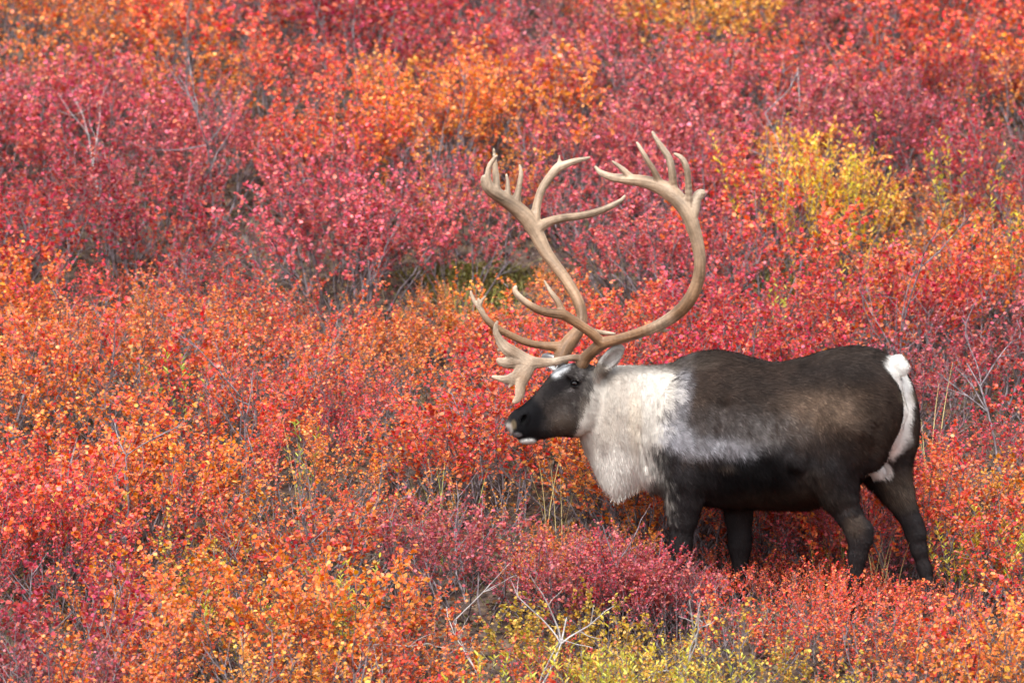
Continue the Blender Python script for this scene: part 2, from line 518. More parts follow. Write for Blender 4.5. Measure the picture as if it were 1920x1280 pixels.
    # ears: near one seen from behind-inside, far one peeping past the forehead
    def ear(base, tip, toward, half, inward):
        base = np.array(base); tip = np.array(tip)
        ax = tip - base; L = np.linalg.norm(ax); ax /= L
        nrm = np.array(toward, float); nrm -= ax * (nrm @ ax); nrm /= np.linalg.norm(nrm)
        R = np.array([ax, np.cross(nrm, ax), nrm])
        c = base + ax * L * .54
        f.ellipsoid(c, (L * .52, half, .021), R, .012)
        f.chain([(base - ax * .03, .026), (base + ax * .05, .027)], .02)
        f.ellipsoid(c + ax * .012 + nrm * .017, (L * .40, half * .72, .017), R, .006, carve=True)
    ear(head_px(1122, 697, -.085), head_px(1165, 649, -.175), (0.35, -0.9, 0.1), .042, 1)
    ear(head_px(1060, 694, .075), head_px(1018, 668, .20), (-0.55, -0.8, 0.0), .036, -1)
    # creases: shoulder against mane, throat behind the cheek, flank
    f.chain([(body_px(1197, 805, -.165), .005), (body_px(1198, 835, -.175), .011), (body_px(1208, 868, -.17), .014), (body_px(1228, 905, -.15), .012)], .016, carve=True)
    f.chain([(head_px(1128, 712, -.092), .008), (head_px(1124, 735, -.10), .010), (head_px(1122, 752, -.104), .006)], .012, carve=True)
    f.chain([(body_px(1322, 900, -.235), .012), (body_px(1312, 930, -.21), .014)], .02, carve=True)
    for s in (-1, 1):
        f.chain([(body_px(1500, 800, s * .268), .010), (body_px(1496, 850, s * .272), .018), (body_px(1515, 905, s * .255), .022), (body_px(1532, 940, s * .225), .018)], .03, carve=True)
        f.chain([(body_px(1640, 800, s * .235), .008), (body_px(1636, 850, s * .225), .014), (body_px(1622, 890, s * .20), .012)], .03, carve=True)
    return f.mesh(2)

BASE = np.array([XM, 0.0, float(ground_z(XM, 0.0))])

def poly_sd(px, py, poly):
    """signed distance in pixels, positive inside"""
    P = np.array(poly, float); Qn = np.roll(P, -1, 0)
    d2 = np.full(px.shape, 1e12); ins = np.zeros(px.shape, bool)
    for (x0, y0), (x1, y1) in zip(P, Qn):
        ex, ey = x1 - x0, y1 - y0
        t = np.clip(((px - x0) * ex + (py - y0) * ey) / (ex * ex + ey * ey + 1e-9), 0, 1)
        d2 = np.minimum(d2, (px - x0 - t * ex) ** 2 + (py - y0 - t * ey) ** 2)
        c = (y0 > py) != (y1 > py)
        xi = x0 + (py - y0) / np.where(abs(y1 - y0) < 1e-9, 1e-9, (y1 - y0)) * ex
        ins ^= c & (px < xi)
    d = np.sqrt(d2)
    return np.where(ins, d, -d)

def sstep(a, b, x):
    t = np.clip((x - a) / (b - a), 0, 1)
    return t * t * (3 - 2 * t)

def coat(V):
    """coat colour of the animal, mirrored left and right"""
    xl, yl = world_to_body(V[:, 0], V[:, 1])
    W = np.stack([XM + xl * CY - np.abs(yl) * SY, -xl * SY - np.abs(yl) * CY, V[:, 2]], 1)
    bx, by = project(W)
    xh, yh = world_to_head(V[:, 0], V[:, 1])
    Wh = np.stack([HP[0] + xh * CH + np.abs(yh) * SH, HP[1] + xh * SH - np.abs(yh) * CH, V[:, 2]], 1)
    hx, hy = project(Wh)
    n1 = vnoise(V, 14, 1); n2 = vnoise(V, 38, 2); n3 = vnoise(V * np.array([1, 1, .45]), 90, 3)
    C = np.empty((len(V), 3)); C[:] = (0.070, 0.045, 0.034)
    def lay(mask, col, streak=0.0):
        m = np.clip(mask * (1 + streak * n3), 0, 1)[:, None]
        C[:] = C * (1 - m) + np.array(col) * m
    wob = 9 * n1 + 5 * n2
    def ell(px, py, cx, cy, rx, ry, soft=.5, deg=0, nz=1.0):
        a = math.radians(deg)
        u = (px - cx) * math.cos(a) + (py - cy) * math.sin(a); v = -(px - cx) * math.sin(a) + (py - cy) * math.cos(a)
        r = np.sqrt((u / rx) ** 2 + (v / ry) ** 2) + nz * (.10 * n1 + .06 * n2)
        return sstep(1 + soft * .5, 1 - soft * .5, r)
    # trunk: paler brown flank, grizzled patches
    lay(ell(bx, by, 1535, 768, 80, 44, 1.3, -8) * .95, (.22, .148, .105), .4)
    lay(ell(bx, by, 1320, 765, 40, 40, 1.4) * .5, (.12, .085, .066), .3)
    lay(ell(bx, by, 1430, 790, 90, 40, 1.3) * .45, (.11, .085, .072), .4)
    lay(ell(bx, by, 1580, 665, 110, 40, 1.2) * .45, (.09, .068, .058), .3)
    lay(ell(bx, by, 1560, 705, 110, 26, 1.2, -6) * .55, (.036, .028, .026), .3)
    lay(ell(bx, by, 1395, 740, 60, 50, 1.2) * .5, (.042, .030, .025), .3)
    C *= (1 + .22 * vnoise(V * np.array([1, 1, .6]), 9, 11) + .14 * n2)[:, None]
    # legs and belly
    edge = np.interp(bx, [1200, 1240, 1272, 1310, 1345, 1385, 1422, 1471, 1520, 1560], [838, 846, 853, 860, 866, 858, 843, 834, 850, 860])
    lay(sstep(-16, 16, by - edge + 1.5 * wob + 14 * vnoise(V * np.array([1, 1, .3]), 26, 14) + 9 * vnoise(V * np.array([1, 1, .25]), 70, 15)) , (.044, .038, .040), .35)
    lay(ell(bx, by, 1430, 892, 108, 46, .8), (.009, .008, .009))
    lay(ell(bx, by, 1360, 874, 16, 7, 1.2) * .6, (.14, .11, .09), .5)
    lay(ell(bx, by, 1470, 940, 120, 26, .9) * .8, (.055, .036, .026))
    lay(ell(bx, by, 1525, 905, 34, 26, 1.0) * .7, (.12, .085, .062), .2)
    lay(ell(bx, by, 1540, 870, 70, 60, 1.0) * .5, (.052, .043, .044))
    lay(ell(bx, by, 1668, 920, 34, 40, .9) * .75 * (np.sign(yl) > 0), (.19, .145, .11), .3)
    lay(ell(bx, by, 1600, 985, 20, 24, .9) * .6, (.13, .09, .065), .2)
    # grey-lilac band
    band = np.maximum(ell(bx, by, 1280, 700, 15, 50, 1.3, 10) * .7, np.maximum(ell(bx, by, 1268, 765, 20, 60, 1.1, 16) * .75, np.maximum(ell(bx, by, 1258, 818, 46, 32, .9, 0), ell(bx, by, 1335, 836, 100, 22, 1.2, 3) * .85)))
    band = band * sstep(20, -14, by - edge + 1.5 * wob + 14 * vnoise(V * np.array([1, 1, .3]), 26, 14) + 9 * vnoise(V * np.array([1, 1, .25]), 70, 15))
    lay(band * .9, (.37, .365, .40), .5)
    lay(ell(bx, by, 1340, 795, 90, 30, 1.4) * .40, (.22, .20, .20), .6)
    lay(ell(bx, by, 1440, 810, 58, 30, 1.4, -6) * .5, (.24, .22, .215), .9)
    # cream neck
    neck = poly_sd(bx, by, [(1040, 660), (1160, 655), (1240, 660), (1252, 655), (1254, 700), (1248, 740), (1236, 785), (1220, 825), (1206, 850), (1214, 880), (1232, 915), (1245, 960), (1100, 980), (1040, 850)])
    lay(sstep(-32, 16, neck + 1.6 * wob + 12 * n3), (.64, .595, .535), .14)
    lay(ell(bx, by, 1262, 678, 62, 17, 1.4) * .8, (.20, .155, .125), .5)
    lay(ell(bx, by, 1160, 700, 45, 26, 1.2) * .55, (.30, .25, .21), .5)
    lay(ell(bx, by, 1150, 780, 34, 60, 1.2, 20) * .35, (.40, .31, .24), .4)
    lay(ell(bx, by, 1120, 838, 18, 16, 1.2) * .5, (.40, .34, .30), .4)
    lay(ell(bx, by, 1150, 900, 75, 55, 1.0) * .85, (.80, .76, .70), .1)
    lay(ell(bx, by, 1190, 790, 14, 60, 1.0) * .5, (.62, .52, .40), .2)  # crease shade of the neck fold, painted into the coat as warm brown
    lay(ell(bx, by, 1228, 912, 20, 22, 1.0) * .8, (.07, .055, .05), .2)
    # rump
    wr = np.interp(by, [655, 668, 700, 740, 780, 820, 850, 872], [.02, .095, .130, .100, .082, .072, .05, .0])
    rump = sstep(.022, -.018, np.abs(yl) - wr + .012 * n1 + .010 * n2) * sstep(.50, .54, xl) * sstep(876, 858, by)
    lay(rump, (.90, .88, .84), .04)
    lay(ell(bx, by, 1694, 742, 10, 14, 1.0) * .4, (.45, .36, .26))
    lay(ell(bx, by, 1698, 668, 9, 7, 1.0) * .5, (.35, .25, .16))
    lay(ell(bx, by, 1641, 880, 18, 17, .5) * (np.abs(yl) < .09), (.80, .78, .75))
    lay(ell(bx, by, 1710, 985, 6, 13, .6, 10) * ((yl > 0) & (yl < .19)), (.52, .49, .45))
    # head (in the head's own frame)
    # hide between the ears and forehead
    headm = sstep(1120, 1090, hx + .28 * (hy - 740) + 5 * n1) * (np.abs(yh) < .22) * (hy < 850)
    headm = headm * sstep(-4, 8, poly_sd(hx, hy, [(930, 740), (1000, 690), (1040, 660), (1100, 655), (1128, 690), (1126, 712), (1112, 735), (1100, 765), (1088, 795), (1078, 818), (1070, 850), (1040, 850), (920, 850)]) + .5 * wob)
    lay(headm, (.088, .074, .070), .3)
    lay(headm * ell(hx, hy, 1058, 798, 30, 22, 1.2) * .75, (.125, .088, .065), .3)
    lay(headm * ell(hx, hy, 1040, 765, 30, 22, 1.2) * .45, (.10, .075, .062), .35)
    lay(headm * ell(hx, hy, 1046, 722, 30, 15, 1.0, -35) * .9, (.016, .013, .015))
    lay(headm * ell(hx, hy, 1012, 752, 30, 12, 1.2, -40) * .7, (.030, .025, .025), .3)
    lay(headm * ell(hx, hy, 1098, 772, 14, 28, 1.0) * .5, (.28, .22, .17), .3)
    lay(ell(hx, hy, 987, 785, 34, 44, .5), (.0125, .012, .0145))
    lay(ell(hx, hy, 1012, 812, 20, 12, .8) * .8, (.020, .017, .018))
    lay(ell(hx, hy, 954, 807, 8, 15, .7), (.40, .36, .33), .2)
    lay(ell(hx, hy, 963, 796, 5, 9, .9) * .55, (.36, .27, .16), .3)
    lay(ell(hx, hy, 970, 815, 9, 5, .7), (.26, .25, .26))
    lay(ell(hx, hy, 989, 830, 20, 9, .5), (.50, .49, .47))
    lay(sstep(.055, .03, np.abs(yh)) * ell(hx, hy, 1052, 686, 17, 25, .6, 30), (.58, .59, .61), .45)
    lay(ell(hx, hy, 1100, 700, 18, 12, 1.0) * .45 * (n2 > 0), (.22, .20, .20))
    # ears
    ear = ell(hx, hy, 1146, 668, 34, 26, .4, -48) * (np.abs(yh) > .055)
    lay(ear, (.42, .40, .38), .2)
    lay(ell(hx, hy, 1126, 692, 14, 13, .8) * (np.abs(yh) > .055) * .8, (.24, .19, .15), .3)
    fe0, fe1 = head_px(1050, 688, .105), head_px(1018, 668, .20)
    for sgn, (e0, e1) in ((1, (fe0, fe1)),):
        ab = e1 - e0; t = np.clip(((V - e0) @ ab) / (ab @ ab), 0, 1)
        de = np.linalg.norm(V - e0 - t[:, None] * ab, axis=1)
        lay(sstep(.055, .04, de) * (yh > .09), (.52, .52, .52), .1)
    # hooves
    lay(sstep(1130, 1142, by) , (.012, .011, .011))
    # eye surround and nostrils
    lay(ell(hx, hy, 1077, 718, 11, 8, .6, 0, .3) * (np.abs(yh) > .05), (.010, .009, .010))
    lay(ell(hx, hy, 982.5, 786, 6, 11, .5, 26, .3), (.003, .0025, .003))
    lay(ell(hx, hy, 1068, 731, 6, 2.6, .8, -20, .3) * .6, (.30, .27, .27))
    lum = C.mean(1, keepdims=True)
    C = C * (.37 + .48 * sstep(.05, .5, lum))
    return C * (1 + .10 * n2[:, None] + .05 * n3[:, None]), (bx, by, hx, hy, xl, yl, yh)

def attr_material(name, rough, spec, sheen=0.0):
    m, n, l, out = new_mat(name)
    a = n.new("ShaderNodeAttribute"); a.attribute_name = "coat"
    p = n.new("ShaderNodeBsdfPrincipled")
    p.inputs['Roughness'].default_value = rough
    p.inputs['Specular IOR Level'].default_value = spec
    if sheen:
        p.inputs['Sheen Weight'].default_value = sheen
        p.inputs['Sheen Roughness'].default_value = 0.4
    l.new(a.outputs['Color'], p.inputs['Base Color'])
    l.new(p.outputs[0], out.inputs['Surface'])
    return m

def set_color(me, C, domain='POINT'):
    a = me.attributes.new("coat", 'FLOAT_COLOR', domain)
    a.data.foreach_set("color", np.concatenate([np.clip(C, 0, 1), np.ones((len(C), 1))], 1).astype(np.float32).ravel())

def antler_field(strokes, lo, hi, h=0.0042):
    f = Field(lo, hi, h)
    for rows, k, flat in strokes:
        f.chain(rows, k, flat)
    return f.mesh(2)

def z1(x, y): return 860 + x / 2.56, 220 + y / 2.56
def z2(x, y): return 900 + x / 3.555, 600 + y / 3.555

def stroke(rows, conv, scale):
    out = []
    for x, y, r, Yw in rows:
        px, py = conv(x, y)
        out.append((at(px, py, Yw + HEAD_Y - .17), .95 * r / scale / PPM))
    # a smooth curve through the points, slightly knobbly like bone
    P = np.array([o[0] for o in out]); Rr = np.array([o[1] for o in out])
    n = len(P)
    if n < 3:
        return out
    res = []
    for i in range(n - 1):
        p0, p1, p2, p3 = P[max(i - 1, 0)], P[i], P[i + 1], P[min(i + 2, n - 1)]
        r0, r1, r2, r3 = Rr[max(i - 1, 0)], Rr[i], Rr[i + 1], Rr[min(i + 2, n - 1)]
        for t in (0, .25, .5, .75):
            h = lambda a, b, c, d: .5 * (2 * b + (c - a) * t + (2 * a - 5 * b + 4 * c - d) * t * t + (3 * b - a - 3 * c + d) * t ** 3)
            res.append((h(p0, p1, p2, p3), max(.002, float(h(r0, r1, r2, r3)))))
    res.append((P[-1], Rr[-1]))
    return res

def antlers():
    N = lambda *rows: stroke(rows, z1, 2.56)
    S2 = lambda *rows: stroke(rows, z2, 3.555)
    k = .010
    flat_side = (np.array([.2, .98, 0]), .62)
    flat_sh = (np.array([-SH, CH, 0]), .42)
    near = [
        (N((590, 1185, 30, .115), (612, 1150, 27, .10), (650, 1115, 27, .07), (690, 1085, 29, .05), (760, 1066, 24, .01), (850, 1040, 24, -.04), (950, 1003, 27, -.10), (1040, 948, 30, -.15), (1105, 880, 31, -.20),
           (1145, 795, 29, -.235), (1158, 705, 27, -.26), (1150, 620, 29, -.27), (1130, 540, 32, -.27), (1100, 462, 35, -.265), (1060, 402, 38, -.25), (1010, 357, 40, -.225), (950, 327, 34, -.19),
           (880, 307, 28, -.15), (800, 297, 23, -.11), (730, 286, 17, -.07), (682, 265, 11, -.05), (655, 236, 4, -.04)), k, None),
        (N((825, 290, 16, -.12), (795, 258, 12, -.13), (765, 232, 8, -.14), (737, 212, 3.5, -.15)), k, None),
        (N((965, 318, 18, -.20), (940, 262, 13, -.22), (905, 205, 11, -.235), (875, 155, 8, -.24), (854, 120, 3.5, -.24)), k, None),
        (N((1030, 345, 20, -.23), (1024, 262, 17, -.25), (1008, 195, 15, -.26), (975, 145, 12, -.265), (945, 100, 8, -.265), (929, 69, 3.5, -.26)), k, None),
        (N((1105, 440, 20, -.265), (1103, 330, 15, -.29), (1096, 255, 13, -.30), (1080, 210, 11, -.30), (1060, 187, 8, -.30), (1035, 175, 3.5, -.30)), k, None),
        (N((1125, 470, 26, -.265), (1140, 395, 22, -.255), (1158, 368, 20, -.25), (1172, 362, 11, -.25)), k, None),
        (N((955, 1012, 16, -.10), (990, 1024, 7, -.09), (1015, 1018, 3.5, -.085)), .006, None),
        (N((690, 1088, 24, .05), (640, 1038, 23, .02), (570, 988, 22, -.01), (510, 950, 23, -.03), (465, 942, 22, -.045), (400, 930, 19, -.06), (335, 897, 16, -.07), (290, 860, 13, -.075), (270, 830, 9, -.075), (275, 811, 4, -.075)), k, None),
        (N((500, 948, 20, -.03), (480, 892, 14, -.02), (442, 838, 10, -.01), (410, 783, 3.5, 0.0)), k, None),
        # brow tine running forward to the shovel
        (N((600, 1168, 18, .11), (560, 1152, 14, .10), (510, 1160, 14, .08), (465, 1172, 18, .065)), k, None),
        (S2((500, 278, 22, .065), (430, 284, 26, .05), (370, 285, 34, .035), (310, 275, 42, .02)), k, flat_sh),
        (S2((310, 275, 44, .02), (235, 228, 42, .005), (165, 180, 36, -.01), (118, 112, 20, -.02), (103, 55, 12, -.02), (116, 6, 4, -.02)), k, flat_sh),
        (S2((330, 290, 48, .02), (250, 275, 50, .01), (185, 283, 34, 0.0), (145, 280, 20, -.01), (120, 264, 8, -.015)), k, flat_sh),
        (S2((150, 185, 22, -.01), (112, 206, 6, -.02)), .006, flat_sh),
        (S2((330, 290, 45, .02), (285, 340, 48, .01), (235, 380, 34, 0.0), (180, 395, 24, -.01), (130, 388, 14, -.015), (78, 374, 4, -.02)), k, flat_sh),
        (S2((325, 300, 40, .02), (300, 360, 40, .01), (272, 430, 31, 0.0), (265, 490, 26, 0.0), (250, 530, 16, 0.0), (222, 546, 6, 0.0)), k, flat_sh),
        (S2((235, 400, 20, 0.0), (192, 450, 7, -.01)), .01, flat_sh),
    ]
    far = [
        (N((490, 1178, 34, .235), (500, 1130, 38, .25), (533, 1075, 36, .27), (575, 1022, 29, .30), (592, 960, 25, .33), (576, 890, 27, .36), (535, 810, 27, .40), (480, 730, 27, .43), (420, 650, 30, .46),
           (380, 570, 35, .48), (340, 500, 41, .49), (270, 430, 37, .485), (200, 380, 33, .47), (145, 342, 27, .44), (120, 305, 13, .42), (119, 282, 5, .41)), k, None),
        (N((148, 335, 18, .43), (140, 280, 12, .41), (148, 235, 10, .40), (168, 203, 7, .39), (183, 184, 3.5, .38)), k, None),
        (N((180, 355, 18, .46), (180, 295, 15, .46), (174, 225, 11, .455), (168, 148, 3.5, .45)), k, None),
        (N((235, 395, 16, .48), (236, 325, 9, .48), (229, 272, 3.5, .48)), k, None),
        (N((275, 410, 22, .485), (290, 335, 12, .49), (299, 275, 9, .49), (293, 228, 3.5, .49)), k, None),
        (N((365, 500, 26, .49), (376, 420, 20, .52), (400, 345, 19, .55), (440, 285, 20, .57), (475, 243, 20, .58), (510, 228, 16, .58), (565, 209, 12, .58), (632, 194, 4, .58)), k, None),
        (N((482, 240, 16, .58), (484, 184, 3.5, .59)), k, None),
        (N((385, 530, 28, .48), (430, 503, 22, .50), (500, 484, 19, .52), (580, 474, 18, .54), (660, 455, 16, .55), (735, 425, 13, .56), (780, 398, 8, .56), (798, 376, 3.5, .56)), k, None),
        (N((495, 1105, 30, .26), (440, 1098, 20, .25), (400, 1094, 17, .245), (330, 1080, 17, .235), (250, 1046, 17, .225), (180, 1010, 17, .215), (135, 970, 14, .21), (105, 920, 11, .205), (95, 870, 5, .20)), k, None),
        (N((112, 930, 12, .21), (80, 890, 9, .21), (65, 860, 7, .21), (58, 833, 3.5, .21)), .008, None),
        (N((102, 900, 9, .205), (115, 875, 6, .195), (131, 857, 3, .19)), .006, None),
        (N((590, 1010, 16, .31), (640, 1022, 10, .35), (700, 1034, 10, .37), (752, 1038, 4, .38)), .008, None),
    ]
    return near, far

def antler_material():
    m, n, l, out = new_mat("antler bone")
    tc = n.new("ShaderNodeTexCoord")
    nz = n.new("ShaderNodeTexNoise"); nz.inputs['Scale'].default_value = 7; nz.inputs['Detail'].default_value = 5
    l.new(tc.outputs['Object'], nz.inputs['Vector'])
    nf = n.new("ShaderNodeTexNoise"); nf.inputs['Scale'].default_value = 55; nf.inputs['Detail'].default_value = 4; nf.inputs['Distortion'].default_value = 1.2
    l.new(tc.outputs['Object'], nf.inputs['Vector'])
    a = n.new("ShaderNodeAttribute"); a.attribute_name = "coat"
    mx = n.new("ShaderNodeMix"); mx.data_type = 'RGBA'; mx.blend_type = 'MULTIPLY'; mx.inputs['Factor'].default_value = 1
    cr = n.new("ShaderNodeValToRGB")
    cr.color_ramp.elements[0].position = .3; cr.color_ramp.elements[0].color = (.72, .66, .60, 1)
    cr.color_ramp.elements[1].position = .7; cr.color_ramp.elements[1].color = (1.15, 1.12, 1.08, 1)
    ad = n.new("ShaderNodeMath"); ad.operation = 'MULTIPLY_ADD'; ad.inputs[1].default_value = .5
    l.new(nf.outputs[0], ad.inputs[0])
    hf = n.new("ShaderNodeMath"); hf.operation = 'MULTIPLY'; hf.inputs[1].default_value = .5
    l.new(nz.outputs[0], hf.inputs[0]); l.new(hf.outputs[0], ad.inputs[2])
    l.new(ad.outputs[0], cr.inputs[0])
    l.new(a.outputs['Color'], mx.inputs['A']); l.new(cr.outputs[0], mx.inputs['B'])
    p = n.new("ShaderNodeBsdfPrincipled"); p.inputs['Roughness'].default_value = .5; p.inputs['Specular IOR Level'].default_value = .35
    l.new(mx.outputs['Result'], p.inputs['Base Color'])
    b = n.new("ShaderNodeBump"); b.inputs['Strength'].default_value = .5; b.inputs['Distance'].default_value = .006
    l.new(nf.outputs[0], b.inputs['Height']); l.new(b.outputs[0], p.inputs['Normal'])
    l.new(p.outputs[0], out.inputs['Surface'])
    return m

def build_caribou():
    root = empty("caribou", BASE)
    tag(root, "bull caribou with huge branching antlers, white neck and dark brown body, walking left", "caribou")
    V, Q = build_body()
    C, (bx, by, hx, hy, xl, yl, yh) = coat(V)
    M_SKIN = attr_material("caribou hide", .8, .08)
    M_FUR = attr_material("caribou hair", .7, .10)
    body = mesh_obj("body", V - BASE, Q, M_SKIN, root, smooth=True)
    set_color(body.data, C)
    # ---- hair
    N, area = normals_of(V, Q)
    nh = 200000
    fi = RNG.choice(len(Q), nh, p=area / area.sum())
    w = RNG.random((nh, 2)); 
    quad = V[Q[fi]]; 
    u, v = w[:, :1], w[:, 1:]
    P = quad[:, 0] * (1 - u) * (1 - v) + quad[:, 1] * u * (1 - v) + quad[:, 2] * u * v + quad[:, 3] * (1 - u) * v
    q0 = Q[fi, 0]
    Nn = N[q0]; Cc = C[q0]
    B, Bh = np.stack([bx, by], 1)[q0], np.stack([hx, hy], 1)[q0]
    fx = np.array([CY, -SY, 0.0]); down = np.array([0, 0, -1.0])
    # length by region
    L = np.full(nh, .026)
    neck = (B[:, 0] > 1075) & (B[:, 0] < 1245)
    L = np.where(neck, .020, L)
    mane = neck & (B[:, 1] > 850)
    L = np.where(mane, .028 + .026 * np.clip((B[:, 1] - 850) / 70, 0, 1), L)
    L = np.where((B[:, 1] > 960), .012, L)
    L = np.where((B[:, 0] > 1665) & (B[:, 1] < 860), .015, L)
    headz = (Bh[:, 0] < 1098) & (Bh[:, 1] < 848)
    L = np.where(headz, .011, L)
    L = np.where(Bh[:, 0] < 1015, .005, L)
    earz = (Bh[:, 1] < 690) & (Bh[:, 0] < 1172)
    L = np.where(earz, .010, L)
    L *= .7 + .6 * RNG.random(nh)
    keep = ~((np.hypot((Bh[:, 0] - 1077) / 12, (Bh[:, 1] - 718) / 8) < 1))
    keep &= Bh[:, 0] > 968
    keep &= B[:, 1] < 1135
    dwn = np.clip((B[:, 1] - 680) / 250, .15, 1.2)
    dwn = np.where(neck, 1.2, dwn)
    dirv = fx[None] * np.where(mane, .45, .9)[:, None] + down[None] * dwn[:, None] + RNG.normal(0, .22, (nh, 3))
    clump = np.stack([vnoise(P, 22, 5), vnoise(P, 22, 6), vnoise(P, 22, 7)], 1)
    dirv += np.where(neck, .24, .36)[:, None] * clump
    dirv -= Nn * (dirv * Nn).sum(1, keepdims=True)
    dirv /= np.linalg.norm(dirv, axis=1, keepdims=True) + 1e-9
    lift = np.where(mane, .22, .36) * (.6 + .8 * RNG.random(nh))
    dirv = dirv + Nn * lift[:, None]
    side = np.cross(dirv, Nn); side /= np.linalg.norm(side, axis=1, keepdims=True) + 1e-9
    wd = np.where(L > .03, .0016, .0012) * (.7 + .6 * RNG.random(nh))
    r0 = P - Nn * .002
    mid = P + dirv * (L * .55)[:, None]
    tip = P + dirv * L[:, None] * .98 + down * (L * .18)[:, None]
    a, b = r0 - side * wd[:, None], r0 + side * wd[:, None]
    c, d = mid + side * (wd * .8)[:, None], mid - side * (wd * .8)[:, None]
    shade = (.70 + .50 * RNG.random(nh) + .22 * vnoise(P * np.array([.8, .8, 1.1]), 48, 9) + .26 * vnoise(P, 16, 10) * (Cc.mean(1) < .15) + .9 * (RNG.random(nh) < .06) * (Cc.mean(1) < .10))[:, None]
    pale = sstep(.15, .40, Cc.mean(1))[:, None]
    shade = shade * (1 - .62 * pale) + .62 * pale
    keep = np.where(keep)[0]
    nk = len(keep)
    HV = np.stack([a, b, c, d, tip], 1)[keep].reshape(-1, 3)
    i5 = np.arange(nk)[:, None] * 5
    loops = np.concatenate([np.concatenate([i5 + k for k in (0, 1, 2)], 1), np.concatenate([i5 + k for k in (0, 2, 3)], 1), np.concatenate([i5 + k for k in (3, 2, 4)], 1)], 1).reshape(-1)
    me = bpy.data.meshes.new("fur")
    me.vertices.add(len(HV)); me.vertices.foreach_set("co", (HV - BASE).astype(np.float32).ravel())
    me.loops.add(len(loops)); me.loops.foreach_set("vertex_index", loops.astype(np.int32))
    me.polygons.add(nk * 3); me.polygons.foreach_set("loop_start", np.arange(0, nk * 9, 3, dtype=np.int32))
    me.polygons.foreach_set("use_smooth", np.ones(nk * 3, bool))
    me.update(calc_edges=True)
    HC = np.repeat((Cc * shade)[keep], 5, 0)
    set_color(me, HC)
    HN = np.repeat(Nn[keep] + .10 * RNG.normal(0, 1, (nk, 3)) + .22 * clump[keep], 5, 0)
    HN /= np.linalg.norm(HN, axis=1, keepdims=True)
    me.normals_split_custom_set_from_vertices(HN.tolist())
    me.materials.append(M_FUR)
    fur = bpy.data.objects.new("fur", me); COL.objects.link(fur); fur.parent = root
    fur["kind"] = "stuff"
    # ---- eyes
    m, n, l, out = new_mat("eye")
    p = n.new("ShaderNodeBsdfPrincipled"); p.inputs['Base Color'].default_value = (.006, .005, .006, 1); p.inputs['Roughness'].default_value = .06
    p.inputs['Coat Weight'].default_value = .6
    l.new(p.outputs[0], out.inputs['Surface'])
    for s in (-1, 1):
        tgt = head_px(1077, 718, s * .08)
        # the skin point furthest out near the eye
        xh_, yh_ = world_to_head(V[:, 0], V[:, 1])
        txh, _ = world_to_head(tgt[0], tgt[1])
        sel = np.where((np.hypot(xh_ - txh, V[:, 2] - tgt[2]) < .008) & (yh_ * s > 0))[0]
        y_s = yh_[sel].mean() if len(sel) else s * .08
        c = head_to_world(txh, y_s - s * .005, tgt[2])
        VV, FF = uv_sphere(c - BASE, (.020, .0195, .0165), 24, 14)
        mesh_obj("eye", VV, FF, m, root, smooth=True)
    # ---- antlers
    near, far = antlers()
    mat = antler_material()
    for nm, st, lo, hi, lab in (("antler", near, at(900, 760, .4) - [.1, 0, .1], at(1340, 230, -.4) + [.1, 0, .1], "near antler with flat brow shovel"),
                                ("antler", far, at(870, 720, .2) - [.1, 0, .1], at(1190, 260, .85) + [.1, 0, .1], "far antler curving up behind")):
        lo, hi = np.minimum(lo, hi), np.maximum(lo, hi)
        AV, AQ = antler_field(st, lo, hi)
        o = mesh_obj(nm, AV - BASE, AQ, mat, root, smooth=True)
        ap = np.stack(project(AV), 1)
        cp, cr_, cs, ct = [], [], [], []
        for rows, _, _ in st:
            acc = 0.0
            for q in range(len(rows)):
                if q: acc += float(np.linalg.norm(np.array(rows[q][0]) - np.array(rows[q - 1][0])))
                tg = np.array(rows[min(q + 1, len(rows) - 1)][0]) - np.array(rows[max(q - 1, 0)][0])
                cp.append(rows[q][0]); cr_.append(rows[q][1]); cs.append(acc); ct.append(tg / (np.linalg.norm(tg) + 1e-9))
        cp, cr_, cs, ct = np.array(cp), np.array(cr_), np.array(cs), np.array(ct)
        groove = np.zeros(len(AV)); Nv, _ = normals_of(AV, AQ)
        for lo_ in range(0, len(AV), 4000):
            blk = AV[lo_:lo_ + 4000]
            dd = np.linalg.norm(blk[:, None] - cp[None], axis=2) - .6 * cr_[None]
            j = dd.argmin(1)
            off = (blk - cp[j]); ax_ = (off * ct[j]).sum(1); off = off - ax_[:, None] * ct[j]; off /= np.linalg.norm(off, axis=1, keepdims=True) + 1e-9
            sj = cs[j] + ax_
            q3 = off * 3.4 + np.stack([sj * 5.0, sj * 3.4, sj * 4.2], 1)
            groove[lo_:lo_ + 4000] = .65 * vnoise(q3, 1.0, 21) + .35 * vnoise(q3, 2.3, 22)
        AV2 = AV + Nv * (.0020 * groove)[:, None]
        o.data.vertices.foreach_set("co", (AV2 - BASE).astype(np.float32).ravel()); o.data.update()
        # pale worn tips, brown stained lower beam
        tips = np.array([s_[0][-1][0] for s_ in st])
        dt = np.min(np.linalg.norm(AV[:, None, :] - tips[None], axis=2), axis=1)
        wt = sstep(.16, .02, dt)[:, None]
        low = sstep(430, 620, ap[:, 1])[:, None]
        colr = np.array([.31, .225, .155]) * (1 - low) + np.array([.235, .135, .072]) * low
        colr = colr * (1 - .7 * wt) + np.array([.54, .45, .355]) * .7 * wt
        n_ = vnoise(AV * np.array([1, 1, .35]), 60, 4)[:, None]; n2_ = vnoise(AV, 11, 8)[:, None]
        n3_ = vnoise(AV + .03 * vnoise(AV, 9, 3)[:, None], 26, 6)[:, None]
        set_color(o.data, colr * (.74 + .10 * n_ + .26 * n2_ + .14 * n3_ + .34 * groove[:, None]))
        o["label"] = lab
    return root

